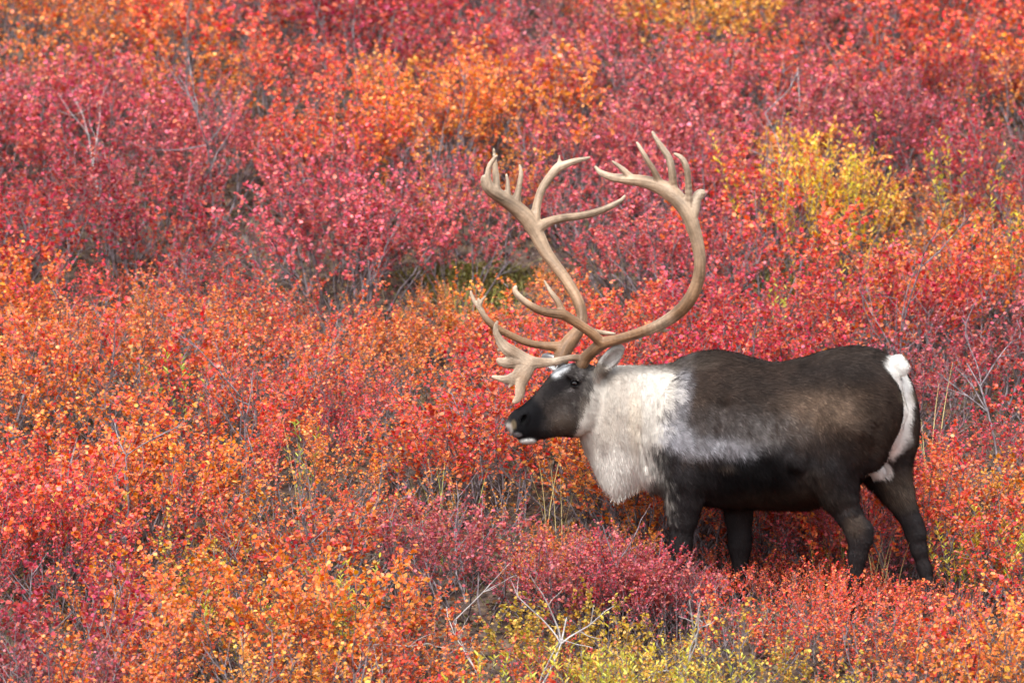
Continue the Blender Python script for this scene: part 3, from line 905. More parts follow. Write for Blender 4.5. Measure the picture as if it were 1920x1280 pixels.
def uv_sphere(c, r, nu=16, nv=10):
    V, F = [], []
    for j in range(nv + 1):
        ph = math.pi * j / nv
        for i in range(nu):
            th = 2 * math.pi * i / nu
            V.append((c[0] + r[0] * math.sin(ph) * math.cos(th), c[1] + r[1] * math.sin(ph) * math.sin(th), c[2] + r[2] * math.cos(ph)))
    for j in range(nv):
        for i in range(nu):
            a, b = j * nu + i, j * nu + (i + 1) % nu
            F.append((a, a + nu, b + nu, b))
    return V, F

CARIBOU = build_caribou()

# ------------------------------------------------------------------ shrubs
def tube_rows(paths, sides=3):
    """paths: list of (points, radii) -> verts, quads"""
    V, F = [], []
    for pts, rad in paths:
        pts = np.asarray(pts, float); n = len(pts)
        T = np.gradient(pts, axis=0); T /= np.linalg.norm(T, axis=1, keepdims=True) + 1e-9
        ref = np.array([.3, .2, .93]) if abs(T[0, 2]) < .8 else np.array([1., .1, 0])
        A = np.cross(T, ref); A /= np.linalg.norm(A, axis=1, keepdims=True) + 1e-9
        Bv = np.cross(T, A)
        b0 = len(V)
        for i in range(n):
            for s in range(sides):
                a = 2 * math.pi * s / sides
                V.append(pts[i] + rad[i] * (math.cos(a) * A[i] + math.sin(a) * Bv[i]))
        for i in range(n - 1):
            for s in range(sides):
                s2 = (s + 1) % sides
                F.append((b0 + i * sides + s, b0 + i * sides + s2, b0 + (i + 1) * sides + s2, b0 + (i + 1) * sides + s))
    return np.array(V), np.array(F)

BIRCH_LEAF = np.array([(0, 0, 0), (-.40, .22, .07), (-.40, .68, .09), (0, 1, -.03), (.40, .68, .09), (.40, .22, .07)])
LEAF_F = np.array([(0, 3, 2, 1), (0, 5, 4, 3)])
WILLOW_LEAF = np.array([(0, 0, 0), (-.13, .35, .03), (-.11, .68, .02), (0, 1, -.10), (.11, .68, .02), (.13, .35, .03)])

def leaves_mesh(P, Nrm, Dir, size, shape, rng):
    """leaf blades at P with normal Nrm pointing along Dir"""
    Dir = Dir - Nrm * (Dir * Nrm).sum(1, keepdims=True)
    Dir /= np.linalg.norm(Dir, axis=1, keepdims=True) + 1e-9
    S = np.cross(Dir, Nrm)
    V = P[:, None] + size[:, None, None] * (shape[None, :, 0:1] * S[:, None] + shape[None, :, 1:2] * Dir[:, None] + shape[None, :, 2:3] * Nrm[:, None])
    n = len(P)
    F = (np.arange(n)[:, None, None] * 6 + LEAF_F[None]).reshape(-1, 4)
    R = np.repeat(rng.random((n, 3)), 2, 0)
    return V.reshape(-1, 3), F, R

def quads_mesh(name, V, F, mat, rand=None, col=None):
    me = bpy.data.meshes.new(name)
    me.vertices.add(len(V)); me.vertices.foreach_set("co", V.astype(np.float32).ravel())
    me.loops.add(F.size); me.loops.foreach_set("vertex_index", F.astype(np.int32).ravel())
    me.polygons.add(len(F)); me.polygons.foreach_set("loop_start", np.arange(0, F.size, 4, dtype=np.int32))
    me.update(calc_edges=True)
    if rand is not None:
        a = me.attributes.new("leafrand", 'FLOAT_VECTOR', 'FACE'); a.data.foreach_set("vector", rand.astype(np.float32).ravel())
    if col is not None:
        a = me.attributes.new("shrubcol", 'FLOAT_COLOR', 'FACE'); a.data.foreach_set("color", np.concatenate([col, np.full((len(col), 1), .6)], 1).astype(np.float32).ravel())
    me.materials.append(mat)
    return me

def grow_birch(seed, stems=15, H=.62, spread=.40, density=1.0, leaf=(.012, .0205)):
    """dwarf birch: fan of thin stems, short twigs, small round leaves"""
    r = np.random.default_rng(seed)
    paths = []; LP, LD, LO = [], [], []
    for s in range(stems):
        az = 2 * math.pi * (s + r.random()) / stems
        base = np.array([math.cos(az), math.sin(az), 0]) * spread * .35 * math.sqrt(r.random()) + [0, 0, -.04]
        lean = spread * (.15 + .85 * math.sqrt(r.random()))
        end = np.array([math.cos(az) * lean, math.sin(az) * lean, 0]) + base * [.6, .6, 0] + [0, 0, H * (.78 + .34 * r.random()) * (1 - .28 * (lean / spread) ** 2)]
        n = 8
        t = np.linspace(0, 1, n)[:, None]
        midp = (base + end) / 2 + np.array([math.cos(az), math.sin(az), -.25]) * lean * .18
        pts = (1 - t) ** 2 * base + 2 * t * (1 - t) * midp + t ** 2 * end
        wig = np.cumsum(r.normal(0, .010, (n, 3)), 0); wig[0] = 0
        pts = pts + wig
        paths.append((pts, np.linspace(.0060, .0014, n) * (.8 + .5 * r.random())))
        ntw = int(13 * density)
        bare_stem = r.random() < .13
        for j in range(ntw):
            tt = .34 + .65 * (j + r.random()) / ntw
            i = min(int(tt * (n - 1)), n - 2); f = tt * (n - 1) - i
            p0 = pts[i] * (1 - f) + pts[i + 1] * f
            tang = pts[i + 1] - pts[i]; tang /= np.linalg.norm(tang)
            ra = r.normal(0, 1, 3); ra -= tang * (ra @ tang); ra /= np.linalg.norm(ra)
            dv = tang * (.45 + .5 * r.random()) + ra * .85 + np.array([0, 0, .25]); dv /= np.linalg.norm(dv)
            ln = (.07 + .13 * r.random()) * (1.15 - .45 * tt)
            bend = r.normal(0, .12, 3) + [0, 0, .25]
            q = np.stack([p0, p0 + dv * ln * .5, p0 + dv * ln + bend * ln * .25])
            paths.append((q, np.array([.0019, .0014, .0008])))
            nl = max(3, int(ln / .0084 * density))
            tl = r.random(nl) * .95 + .08
            bare = (tt < .50 and r.random() < .65) or bare_stem
            if not bare:
                LP.append(p0 + (q[2] - p0) * tl[:, None] + (dv * ln * .5 - (q[2] - p0) * .5) * (1 - np.abs(2 * tl - 1))[:, None])
                LD.append(np.repeat(dv[None], nl, 0) * .7 + r.normal(0, .75, (nl, 3)))
                LO.append(np.repeat((p0 - np.array([0, 0, H * .35]))[None], nl, 0))
        if bare_stem: continue
        nl = int(22 * density)
        tl = .55 + .45 * r.random(nl)
        idx = np.minimum((tl * (n - 1)).astype(int), n - 2); fr = (tl * (n - 1) - idx)[:, None]
        LP.append(pts[idx] * (1 - fr) + pts[idx + 1] * fr); LD.append(r.normal(0, .7, (nl, 3)) + [0, 0, .4]); LO.append(LP[-1] - [0, 0, .2])
    P = np.concatenate(LP); Dv = np.concatenate(LD); O = np.concatenate(LO)
    Nn = r.normal(0, .55, P.shape) + [0, 0, .45] + .5 * (P - O) / (np.linalg.norm(P - O, axis=1, keepdims=True) + 1e-6)
    Nn /= np.linalg.norm(Nn, axis=1, keepdims=True)
    size = r.uniform(leaf[0], leaf[1], len(P))
    LV, LF, LR = leaves_mesh(P, Nn, Dv, size, BIRCH_LEAF, r)
    SV, SF = tube_rows(paths)
    return (SV, SF), (LV, LF, LR)

def grow_willow(seed, stems=6, H=.5, spread=.14, leaf=(.024, .044), per=22):
    r = np.random.default_rng(seed)
    paths = []; LP, LD = [], []
    for s in range(stems):
        az = 2 * math.pi * r.random(); lean = spread * r.random()
        base = np.array([math.cos(az), math.sin(az), 0]) * .03 + [0, 0, -.04]
        end = np.array([math.cos(az) * lean, math.sin(az) * lean, H * (.7 + .4 * r.random())])
        t = np.linspace(0, 1, 6)[:, None]
        pts = base * (1 - t) + end * t + np.cumsum(r.normal(0, .007, (6, 3)), 0)
        paths.append((pts, np.linspace(.004, .001, 6)))
        tl = .38 + .62 * r.random(per) ** .8
        idx = np.minimum((tl * 5).astype(int), 4); fr = (tl * 5 - idx)[:, None]
        LP.append(pts[idx] * (1 - fr) + pts[idx + 1] * fr)
        a = r.random(per) * 2 * math.pi
        LD.append(np.stack([np.cos(a), np.sin(a), .75 + .5 * r.random(per)], 1))
    P = np.concatenate(LP); Dv = np.concatenate(LD)
    Dv /= np.linalg.norm(Dv, axis=1, keepdims=True)
    Nn = np.stack([-Dv[:, 0] * .7, -Dv[:, 1] * .7, np.ones(len(Dv))], 1) + r.normal(0, .3, Dv.shape)
    Nn -= Dv * (Nn * Dv).sum(1, keepdims=True); Nn /= np.linalg.norm(Nn, axis=1, keepdims=True)
    LV, LF, LR = leaves_mesh(P, Nn, Dv, r.uniform(leaf[0], leaf[1], len(P)), WILLOW_LEAF, r)
    SV, SF = tube_rows(paths)
    return (SV, SF), (LV, LF, LR)

# leaf colour of a shrub: its own colour in autumn
PAL = {
    'R': ((.84, .028, .024), "scarlet"), 'S': ((.92, .105, .026), "orange red"), 'O': ((.94, .245, .012), "bright orange"),
    'Y': ((.94, .44, .04), "amber yellow"), 'G': ((.66, .46, .03), "olive yellow"), 'P': ((.76, .098, .118), "pink red"),
    'C': ((.54, .026, .046), "dark crimson"), 'M': ((.61, .105, .125), "mauve red"),
}
# which shrub grows where: rows from the far edge of the slope to the near one, columns from left to right
MAP = [
    "OOOSSCRPMSYYMSSS",
    "OOSOSRPPMMPSMPSO",
    "MPMMPSYSOPSPMMCS",
    "CMMPMSOOPPMPMMCM",
    "CCMMPPPPPPPMYYCC",
    "CCRMCPPPPPMPSYCM",
    "RCSCCPPPPPPPSOOS",
    "RSRCCPPPPPPPROOS",
    "OSOSSSPOOSPPRSRR",
    "OOSOOSOSSRRSRRRM",
    "OSOOSOSOSSRRSRRR",
    "OOOSRRSSRSRRRRMR",
    "OOSOSROSOOOSSSRM",
    "SOOSOSOSOYOSSSMO",
    "RSOSOSOOOYOSSMSY",
    "RSOSOSMOOOSCCMSS",
    "COOGSSMOSMCSSSSS",
    "MOOGOSSOSCMSSSSS",
    "CSOGOSOOSGGSSSOO",
    "MOOOYSOGSGGGGSOY",
]
def colour_at(px, py, r):
    c = (px + r.normal(0, 36)) / 120; q = (py + r.normal(0, 20)) / 64
    c = int(np.clip(c, 0, 15)); q = int(np.clip(q, 0, 19))
    return MAP[q][c]

NV = 12
birch_stem, birch_leaf = [], []
birch_raw = []
for v in range(NV):
    Hh = .50 + .035 * (v % 5)
    st, lf = grow_birch(100 + v, stems=14 + v % 4, H=Hh, spread=.36 + .02 * (v % 4), density=(1.0, 1.0, .62, 1.05)[v % 4], leaf=((.012, .020), (.015, .025), (.011, .018))[v % 3])
    birch_raw.append((st, lf))
    birch_stem.append(quads_mesh("stems", st[0], st[1], M_STEM))
    birch_leaf.append(quads_mesh("foliage", lf[0], lf[1], M_LEAF, lf[2]))

AMBER = {'P': .30, 'M': .30, 'C': .25, 'R': .55}
def shrub(name, loc, rz, sc, stem_me, leaf_me, colr, label, cat, group=None, zs=1.0, amber=1.0):
    e = empty(name, loc)
    e.rotation_euler = (RNG.normal(0, .06), RNG.normal(0, .06), rz)
    e.scale = (sc, sc, sc * zs)
    s = bpy.data.objects.new("stems", stem_me); COL.objects.link(s); s.parent = e
    f = bpy.data.objects.new("foliage", leaf_me); COL.objects.link(f); f.parent = e
    f.color = (*colr, amber)
    tag(e, label, cat, group)
    return e

def place_name(px, py):
    if py < 130: row = "along top of far slope"
    elif py < 270: row = "high on far slope"
    elif py < 400: row = "midway up far slope"
    elif py < 520: row = "at foot of far slope"
    elif py < 640: row = "on near crest"
    elif py < 760: row = "below near crest"
    elif py < 880: row = "level with caribou's belly"
    elif py < 1010: row = "level with caribou's legs"
    elif py < 1130: row = "below caribou's hooves"
    else: row = "at bottom edge"
    if px < 200: c = "far left"
    elif px < 480: c = "left"
    elif px < 740: c = "left of centre"
    elif px < 980: c = "left of antlers" if py < 640 else "before the muzzle" if py < 960 else "at centre"
    elif px < 1220: c = "behind antlers" if py < 640 else "below white mane" if py > 900 else "behind neck"
    elif px < 1480: c = "right of antlers" if py < 640 else "by the forelegs"
    elif px < 1740: c = "above the rump" if py < 640 else "by the hind legs"
    else: c = "far right"
    return row, c

COUNT = ["", "", "two", "three", "four", "five", "six", "seven", "eight", "nine", "ten", "eleven", "twelve"]
ORDN = ["leftmost", "second leftmost", "third leftmost", "fourth leftmost", "fifth leftmost", "sixth leftmost", "seventh leftmost", "eighth leftmost", "ninth leftmost", "tenth leftmost", "eleventh leftmost", "twelfth leftmost"]
def name_all(rows):
    """labels by colour and place; look-alikes of one place are told apart from left to right"""
    by = {}
    for i, c in enumerate(rows):
        by.setdefault((PAL[c[4]][1], *place_name(c[5], c[6])), []).append(i)
    out = {}
    for (word, row, colm), ids in by.items():
        ids.sort(key=lambda i: rows[i][5])
        for k, i in enumerate(ids):
            if len(ids) == 1:
                lab = f"only {word} dwarf birch shrub {row}, {colm}"
            else:
                o = "rightmost" if k == len(ids) - 1 else ORDN[min(k, 11)]
                lab = f"{o} of {COUNT[min(len(ids), 12)]} {word} dwarf birches {row}, {colm}"
            out[i] = (lab, f"{word} dwarf birches {row}, {colm}")
    return out

def ground_hit(px, py):
    for Y in np.arange(-4.4, 14, .03):
        p = at(px, py, Y)
        if float(ground_z(p[0], Y)) >= p[2]:
            break
    return p[0], Y
# bare hollows between the shrubs: px, py on the ground, half-width and half-depth in metres
HOLLOWS = [(150, 552, .30, .2), (300, 560, .20, .25), (545, 580, .26, .25), (440, 575, .15, .2), (700, 540, .22, .25), (800, 540, .26, .24), (910, 535, .28, .24), (1010, 520, .2, .25),
           (1500, 500, .26, .30), (1330, 520, .15, .2), (120, 372, .20, .20), (420, 110, .16, .2), (1520, 240, .2, .25), (1870, 300, .2, .25), (560, 400, .18, .2),
           (1790, 770, .14, .12), (1440, 1205, .14, .12)]
HOL = [(*ground_hit(a, b), c, d, a, b) for a, b, c, d in HOLLOWS]
cells = []
sp = .48
r_ = np.random.default_rng(21)
y = -4.6; k = 0
while y < 13.5:
    x = -5.2 + (sp / 2 if k % 2 else 0)
    while x < 5.2:
        cells.append((x + r_.uniform(-.17, .17), y + r_.uniform(-.15, .15)))
        x += sp
    y += sp * .86; k += 1
for k_ in range(14):
    xa, xb = at(1150 + 45 * k_, 1000, .6)[0], at(1170 + 45 * k_, 1000, .2)[0]
    cells.append((xa, -(xa - XM) * math.tan(YAW) + .62 + r_.uniform(-.05, .12)))
    cells.append((xb, -(xb - XM) * math.tan(YAW) + r_.uniform(-.08, .08)))
for k_ in range(6):
    cells.append((at(1040 + 42 * k_, 1000, -.1)[0], -.08 + r_.uniform(-.06, .06)))
    cells.append((at(1060 + 42 * k_, 1000, -.4)[0], -.42 + r_.uniform(-.06, .06)))
ind, mass = [], []
for (x, y) in cells:
    z = float(ground_z(x, y))
    sc = .72 + .60 * r_.random() ** 1.3
    if y > 4: sc *= 1.08
    # heights in front of and under the animal, as they stand in the photograph
    pbx, pby = project(np.array([x, y, z]))
    hollow = False
    for hx_, hy_, rx_, ry_, hpx, hpy in HOL:
        if ((x - hx_) / (rx_ * .62 + .06)) ** 2 + ((y - hy_) / (ry_ * .55 + .06)) ** 2 < 1: hollow = True
        if abs(x - hx_) < rx_ * .7 and hy_ - 1.3 < y < hy_ - .2:
            sc = min(sc, max(.52, (at(pbx, hpy + 8, y)[2] - z) / .62))
    if hollow: continue
    yb = -(x - XM) * math.tan(YAW)
    if y < (max(.35, yb + .45) if pbx < 1800 else .05) and 900 < pbx < 1880:
        lim = np.interp(pbx, [900, 960, 1060, 1240, 1260, 1330, 1400, 1480, 1580, 1640, 1720, 1770, 1880], [850, 890, 950, 972, 1008, 1015, 1035, 1018, 1018, 1035, 1062, 1040, 985]) + r_.uniform(-8, 25)
        hz = at(pbx, lim, y)[2] - z
        sc = min(sc, hz / .74)
        if y > yb + .20 and pbx > 1240: sc = min(.70, max(sc, (at(pbx, 985, y)[2] - z) / .75))
        if sc < .20: sc = .22
    px, py = project(np.array([x, y, z + .42 * sc]))
    _, ptop = project(np.array([x, y, z + .62 * sc]))
    # gaps: the dip behind the crest and a few hollows
    if r_.random() < .05: continue
    code = colour_at(px, py, r_)
    vis = -110 < px < 2030 and ptop < 1270 and py > -30
    (ind if vis else mass).append((x, y, z, sc, code, px, py))
ind.sort(key=lambda c: c[1])
mass += ind[300:]; ind = ind[:300]
print("SHRUBS", len(ind), len(mass))

LAB = name_all(ind)
for i, (x, y, z, sc, code, px, py) in enumerate(ind):
    v = r_.integers(NV)
    base, word = PAL[code]
    alt = np.array(PAL[('PMCR' if code in 'PMCR' else 'OYGSS')[r_.integers(4)]][0]); w_ = max(0, r_.normal(.0, .16))
    c = (np.array(base) * (1 - w_) + alt * w_) * (.74 + .42 * r_.random()) * (1 + r_.normal(0, .06, 3))
    shrub("dwarf_birch_shrub", (x, y, z - .02), r_.random() * 6.28, sc, birch_stem[v], birch_leaf[v], np.clip(c, 0, 1), LAB[i][0], "shrub", LAB[i][1], .92 + .2 * r_.random(), AMBER.get(code, 1.0))

# the rest of the thicket, up the slope and beside the view, as one mass
def thicket(rows):
    SVs, SFs, LVs, LFs, LRs, LCs = [], [], [], [], [], []
    so = lo = 0
    for (x, y, z, sc, code, px, py) in rows:
        (SV, SF), (LV, LF, LR) = birch_raw[r_.integers(NV)]
        a = r_.random() * 6.28
        R = np.array([[math.cos(a), -math.sin(a), 0], [math.sin(a), math.cos(a), 0], [0, 0, 1]]) * sc
        nleaf = len(LF) // 2
        ks = r_.random(nleaf) < .60
        kf = np.repeat(ks, 2)
        kv = np.repeat(ks, 6)
        lv = LV.reshape(-1, 6, 3)[ks]
        cen = lv.mean(1, keepdims=True); lv = (cen + (lv - cen) * 1.25).reshape(-1, 3)
        nl = ks.sum()
        LVs.append(lv @ R.T + [x, y, z]); LFs.append((np.arange(nl)[:, None, None] * 6 + LEAF_F[None]).reshape(-1, 4) + lo); lo += nl * 6
        LRs.append(LR[kf]); 
        c = np.clip(np.array(PAL[code][0]) * (.85 + .3 * r_.random()), 0, 1)
        LCs.append(np.repeat(c[None], nl * 2, 0))
        SVs.append(SV @ R.T + [x, y, z]); SFs.append(SF + so); so += len(SV)
    me = quads_mesh("thicket", np.concatenate(LVs), np.concatenate(LFs), M_LEAF_MASS, np.concatenate(LRs), np.concatenate(LCs))
    o = bpy.data.objects.new("dwarf_birch_thicket", me); COL.objects.link(o)
    tag(o, "mass of red and orange dwarf birch thicket farther up the slope and beyond its sides", "thicket", kind="stuff")
    s = bpy.data.objects.new("stems", quads_mesh("stems", np.concatenate(SVs), np.concatenate(SFs), M_STEM)); COL.objects.link(s); s.parent = o
    s["kind"] = "stuff"
thicket(mass)

# ------------------------------------------------------------------ willows, dead branches, grasses, moss
def canopy_hit(px, py, h):
    """ground spot whose plant of height h tops out at px, py"""
    best = None
    for Y in np.arange(-4.4, 13, .04):
        p = at(px, py, Y)
        g = float(ground_z(p[0], Y))
        if g + h >= p[2]:
            return p[0], Y, g
    return p[0], Y, g

M_WILLOW = leaf_material("willow leaf", False, .45)
WILLOWS = [  # px, py of the top, height, colour, stems, leaves per stem, label
    (345, 668, .62, (.42, .55, .05), 3, 16, "green willow sprig among orange red birches below near crest, left"),
    (150, 893, .60, (.66, .62, .05), 4, 16, "yellow green willow sprig over scarlet birches at far left"),
    (640, 1045, .62, (.62, .60, .04), 8, 22, "bushy yellow green willow left of centre, below the muzzle"),
    (672, 1075, .60, (.74, .62, .04), 7, 22, "golden half of the willow clump left of centre"),
    (1450, 252, .72, (.88, .70, .03), 7, 24, "yellow willow on far slope, leftmost of the yellow group"),
    (1492, 248, .76, (.92, .72, .02), 9, 28, "bright yellow willow on far slope beside the leftmost yellow one"),
    (1575, 225, .84, (.86, .72, .03), 8, 26, "tallest yellow green willow on far slope, above the rump"),
    (1598, 262, .76, (.74, .68, .03), 9, 28, "dense green willow in middle of yellow group on far slope"),
    (1560, 300, .70, (.90, .66, .03), 8, 26, "low yellow willow at front of the group on far slope"),
    (1535, 372, .66, (.82, .58, .04), 6, 18, "amber willow beside the dark hollow on far slope"),
    (1790, 245, .74, (.84, .56, .05), 5, 16, "amber willow on crimson far slope near right edge"),
    (1818, 285, .72, (.60, .58, .05), 6, 18, "olive willow on crimson far slope below the amber one"),
    (1808, 402, .60, (.70, .68, .05), 3, 12, "small yellow willow sprig on orange slope at right"),
    (1908, 385, .66, (.80, .66, .05), 6, 18, "yellow willow at right edge of far slope"),
    (1615, 445, .58, (.78, .68, .04), 4, 14, "yellow willow sprig above the rump, at foot of far slope"),
    (1450, 535, .56, (.60, .62, .05), 3, 12, "small green willow sprig above the back, on near crest"),
    (1765, 945, .62, (.84, .62, .05), 6, 18, "amber willow behind the far hind leg"),
    (1800, 965, .64, (.72, .64, .04), 9, 24, "large yellow willow right of the hind legs"),
    (1850, 955, .60, (.66, .66, .05), 6, 18, "yellow green willow at right, beyond the large yellow one"),
    (1760, 1010, .50, (.62, .56, .04), 7, 18, "low olive willow at foot of far hind leg"),
    (582, 788, .55, (.46, .56, .05), 3, 10, "tiny green willow sprig left of the muzzle"),
    (565, 1090, .50, (.50, .56, .05), 4, 14, "small green willow at left of the bushy willow"),
    (885, 1215, .58, (.70, .66, .04), 7, 20, "yellow willow at bottom edge, left of the dead branch"),
    (950, 1235, .52, (.60, .62, .04), 7, 20, "green willow at bottom edge under the dead branch"),
    (1035, 1228, .56, (.78, .66, .05), 6, 18, "golden willow at bottom edge, right of the dead branch"),
    (1130, 1160, .60, (.84, .62, .04), 4, 12, "slim golden willow sprig left of the white snag"),
    (1110, 1225, .54, (.60, .60, .05), 9, 22, "broad olive willow at bottom edge left of the white snag"),
    (1225, 1190, .58, (.78, .64, .04), 5, 16, "yellow willow at foot of the white snag"),
    (1190, 1235, .52, (.62, .60, .05), 9, 22, "olive willow at bottom edge below the white snag"),
    (1290, 1235, .52, (.66, .62, .05), 8, 22, "yellow green willow at bottom edge right of the white snag"),
    (1380, 1225, .52, (.58, .56, .05), 7, 20, "olive willow at bottom edge below the forelegs"),
    (345, 1090, .50, (.60, .58, .05), 4, 14, "small olive willow in the left foreground"),
]
for i, (px, py, h, colr, st_, per, lab) in enumerate(WILLOWS):
    h += .12 if py < 500 else .08 if py > 1150 else .03
    x, y, z = canopy_hit(px, py, h)
    if 1740 < px and 900 < py < 1050:
        y = .12; x = at(px + 48, py, y)[0]; z = float(ground_z(x, y)); h = max(.3, at(px, py, y)[2] - z)
    st_ += 3; per = int(per * 1.3)
    if py < 500: colr = (min(.95, colr[0] * 1.05), colr[1] * .90, .006)
    st, lf = grow_willow(500 + i, st_, h * .98, .13 + .018 * st_ + (.10 if py < 500 else 0), per=per)
    shrub("willow_shrub", (x, y, z), r_.random() * 6.28, 1.0, quads_mesh("stems", st[0], st[1], M_STEM), quads_mesh("foliage", lf[0], lf[1], M_WILLOW, np.clip(lf[2] * [1, 1, .5] + [0, 0, .27], 0, 1)), colr, lab, "willow", "willow shrubs among the birches")

def dead_branch(px, ptop, h, lean, seed, label, thick=.007, mat=None, forks=5):
    r = np.random.default_rng(seed)
    x, y, z = canopy_hit(px, ptop, h)
    paths = []
    def limb(p0, d, ln, rad, depth):
        n = 7
        pts = [p0]
        d = d / np.linalg.norm(d)
        for i in range(n - 1):
            d = d + r.normal(0, .12, 3); d /= np.linalg.norm(d)
            pts.append(pts[-1] + d * ln / (n - 1))
        pts = np.array(pts)
        paths.append((pts, np.linspace(rad, rad * .45, n)))
        if depth < 2:
            for j in range(forks if depth == 0 else 2):
                i = r.integers(2, n)
                a = r.normal(0, 1, 3); a[1] *= .5
                limb(pts[i], d * .7 + a * .55 + np.array([0, 0, .25]), ln * (.30 + .25 * r.random()), rad * .55, depth + 1)
    limb(np.array([0, 0, -.05]), np.array([lean, 0, 1.0]), h * math.sqrt(1 + lean * lean) + .05, thick, 0)
    V, F = tube_rows(paths, 5)
    o = bpy.data.objects.new("dead_branch", quads_mesh("dead_branch", V, F, mat or M_SNAG)); COL.objects.link(o)
    o.location = (x - lean * h, y, float(ground_z(x - lean * h, y)))
    for p in o.data.polygons: p.use_smooth = True
    tag(o, label, "dead branch", "bare dead branches in the shrubs")
dead_branch(1262, 1172, .50, .05, 3, "white forked snag in front of the forelegs, bottom edge", .008, forks=4)
dead_branch(1070, 1140, .66, .40, 5, "grey dead branch leaning right at bottom edge, centre", .008, forks=4)
dead_branch(885, 1165, .62, -.40, 9, "thin grey dead branch leaning left at bottom edge, centre", .005, forks=2)
dead_branch(715, 1200, .56, -.15, 11, "thin dark grey bare branch at bottom edge, left of centre", .005, forks=3)
dead_branch(208, 250, .70, .10, 14, "pale dead branch high on far slope at left", .004, forks=3)
dead_branch(398, 150, 1.0, .03, 17, "dark bare upright branch high on far slope at left", .008, M_STEM, 6)
dead_branch(1520, 120, .72, .06, 23, "pale dead stem high on far slope above the rump", .004, forks=2)
dead_branch(1500, 200, .95, .22, 27, "dark bare branch behind the yellow willows", .008, M_STEM, 5)
dead_branch(1860, 670, .80, -.12, 31, "dark bare branch among scarlet birches right of the rump", .008, M_STEM, 5)
dead_branch(1700, 480, .85, .10, 33, "dark forked bare branch above the rump on near crest", .008, M_STEM, 6)
dead_branch(430, 740, .72, -.25, 37, "black bare branch below near crest, left", .008, M_STEM, 5)
dead_branch(255, 860, .70, .10, 39, "black bare branch level with the belly, left", .007, M_STEM, 5)
dead_branch(590, 920, .68, -.15, 41, "dark twisted branch level with the legs, left of centre", .007, M_STEM, 5)
dead_branch(1140, 990, .55, -.3, 43, "dark bare twig branch under the white mane", .006, M_STEM, 4)

def grass(px, ptop, h, n, seed, label, mat, spread=.10):
    r = np.random.default_rng(seed)
    x, y, z = canopy_hit(px, ptop, h)
    V, F = [], []
    for b in range(n):
        a = r.random() * 6.28; l = h * (.7 + .35 * r.random())
        p = np.array([r.normal(0, spread * .5), r.normal(0, spread * .5), -.03])
        d = np.array([math.cos(a) * .16 * r.random(), math.sin(a) * .16 * r.random(), 1.0])
        sd = np.array([math.cos(a + 1.57), math.sin(a + 1.57), 0]) * (.0022 + .0012 * r.random())
        b0 = len(V); m = 6
        for i in range(m):
            t = i / (m - 1)
            q = p + d * l * t + np.array([math.cos(a), math.sin(a), -.35]) * l * .20 * t * t
            w = sd * (1 - .85 * t)
            V += [q - w, q + w]
        for i in range(m - 1):
            F.append((b0 + 2 * i, b0 + 2 * i + 1, b0 + 2 * i + 3, b0 + 2 * i + 2))
    o = bpy.data.objects.new("grass_tuft", quads_mesh("grass_tuft", np.array(V), np.array(F), mat)); COL.objects.link(o)
    o.location = (x, y, z)
    tag(o, label, "grass", "grass tufts among the shrubs")
grass(1025, 815, .60, 6, 1, "dry straw grass under the caribou's chin", M_GRASS)
grass(1062, 835, .58, 4, 2, "few dry straw blades between chin and mane", M_GRASS)
grass(820, 850, .60, 14, 3, "green grass tuft left of the muzzle", M_GRASSG)
grass(1752, 655, .80, 7, 4, "tall dry straw stalks just right of the rump", M_GRASS, .06)
grass(1746, 770, .60, 5, 5, "short golden grass blades right of the thigh", M_GRASS, .05)
grass(1565, 960, .45, 16, 6, "green and straw grass by the near hind leg", M_GRASSG)
grass(1650, 975, .45, 16, 7, "straw grass between the hind legs", M_GRASS)
grass(575, 760, .66, 4, 8, "lone dry stalks in red birches left of the muzzle", M_GRASS, .05)
grass(1500, 470, .40, 45, 9, "olive grass tuft in the hollow above the back", M_GRASSG, .22)
grass(860, 505, .34, 50, 10, "olive grass on the mossy patch left of the antlers", M_GRASSG, .30)
grass(920, 512, .34, 40, 11, "olive grass at right end of the mossy patch", M_GRASSG, .26)
grass(220, 555, .40, 20, 12, "dry grass in the dip at left", M_GRASS, .2)

def litter(name, X, Y, lift, size, shape, cols, seed, upright=0.0, label=None, cat=None):
    """many small blades lying on or standing from the ground, one mass"""
    r = np.random.default_rng(seed)
    n = len(X)
    P = np.stack([X, Y, ground_z(X, Y) + lift], 1)
    Nn = r.normal(0, .45, (n, 3)) + [0, 0, 1.0 - .8 * upright]; Nn /= np.linalg.norm(Nn, axis=1, keepdims=True)
    Dv = r.normal(0, 1, (n, 3)) + [0, 0, 3 * upright]
    V, F, R = leaves_mesh(P, Nn, Dv, size, shape, r)
    R[:, 2] = .5
    C = np.repeat(np.array(cols)[r.integers(len(cols), size=n)], 2, 0)
    o = bpy.data.objects.new(name, quads_mesh(name, V, F, M_LEAF_MASS, R, C)); COL.objects.link(o)
    tag(o, label, cat, kind="stuff")

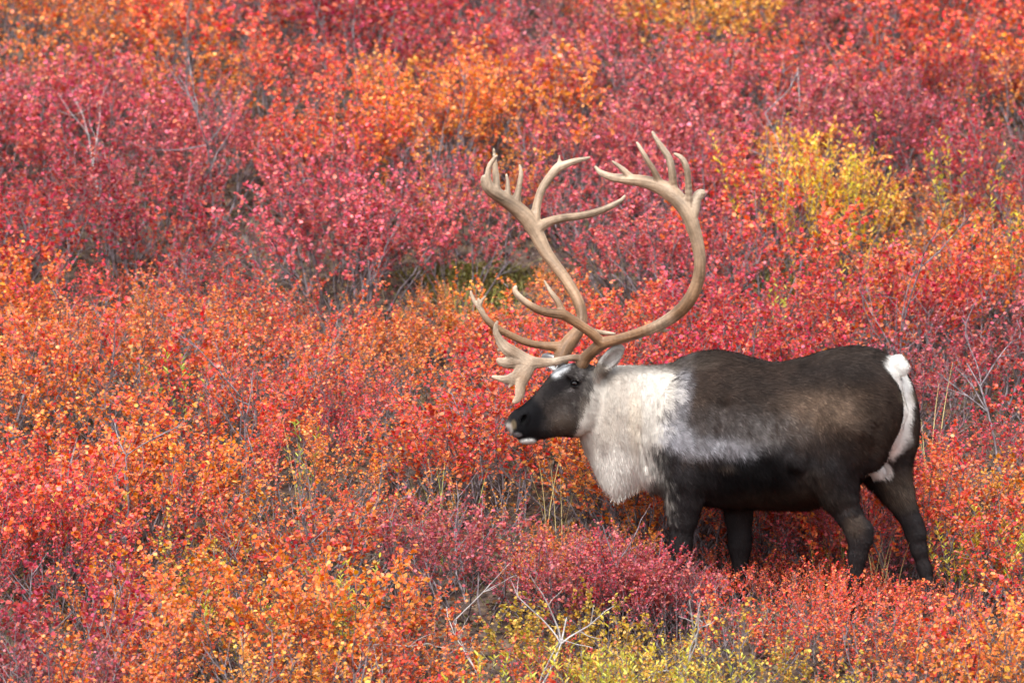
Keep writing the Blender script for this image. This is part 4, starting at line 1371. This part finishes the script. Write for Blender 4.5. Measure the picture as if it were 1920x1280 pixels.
rl = np.random.default_rng(77)
n_l = 130000
YL = rl.uniform(-4.2, 12.5, n_l); XL = rl.uniform(-1, 1, n_l) * (3.3 + .09 * (YL + 4))
litter("leaf_litter", XL, YL, rl.uniform(0, .05, n_l) ** 1.0, rl.uniform(.014, .03, n_l), BIRCH_LEAF,
       [(.20, .06, .04), (.30, .10, .05), (.16, .11, .07), (.10, .07, .05), (.34, .17, .06), (.24, .20, .07), (.14, .13, .05), (.22, .16, .13), (.40, .05, .04)], 78, .15,
       "fallen red and brown leaves lying under the shrubs", "leaf litter")
n_t = 26000
YT = rl.uniform(-4.2, 12.5, n_t); XT = rl.uniform(-1, 1, n_t) * (3.3 + .09 * (YT + 4))
litter("undergrowth", XT, YT, 0 * XT, rl.uniform(.05, .17, n_t), np.array([(0, 0, 0), (-.018, .35, .02), (-.015, .7, .05), (0, 1, .1), (.015, .7, .05), (.018, .35, .02)]),
       [(.20, .17, .18), (.13, .10, .11), (.28, .24, .22), (.24, .21, .09), (.17, .17, .06), (.36, .28, .15)], 79, .8,
       "low grey twigs and dry stalks under the shrubs", "undergrowth")

def moss(px, py, rx, ry, label):
    x, y, z = canopy_hit(px, py, .05)
    r = np.random.default_rng(int(px))
    n = 5200
    a = r.random(n) * 6.283; q = np.sqrt(r.random(n)) * (1 + .25 * np.sin(3 * a + px) + .15 * np.sin(7 * a))
    X = x + np.cos(a) * q * rx; Y = y + np.sin(a) * q * ry
    hump = .05 * np.clip(1 - q ** 2, 0, 1) * (1 + .8 * vnoise(np.stack([X, Y, 0 * X], 1), 9, 2))
    litter("moss_patch", X, Y, hump * r.random(n) ** .4, r.uniform(.018, .05, n), WILLOW_LEAF * [1.6, 1, 1],
           [(.20, .19, .04), (.27, .25, .05), (.15, .12, .04), (.22, .14, .06), (.32, .28, .08), (.12, .12, .03)], int(px) + 1, .5, label, "moss")
moss(880, 532, .36, .26, "olive green moss patch in the dip left of the antlers")
moss(1500, 495, .30, .35, "brown green moss in the hollow above the back")
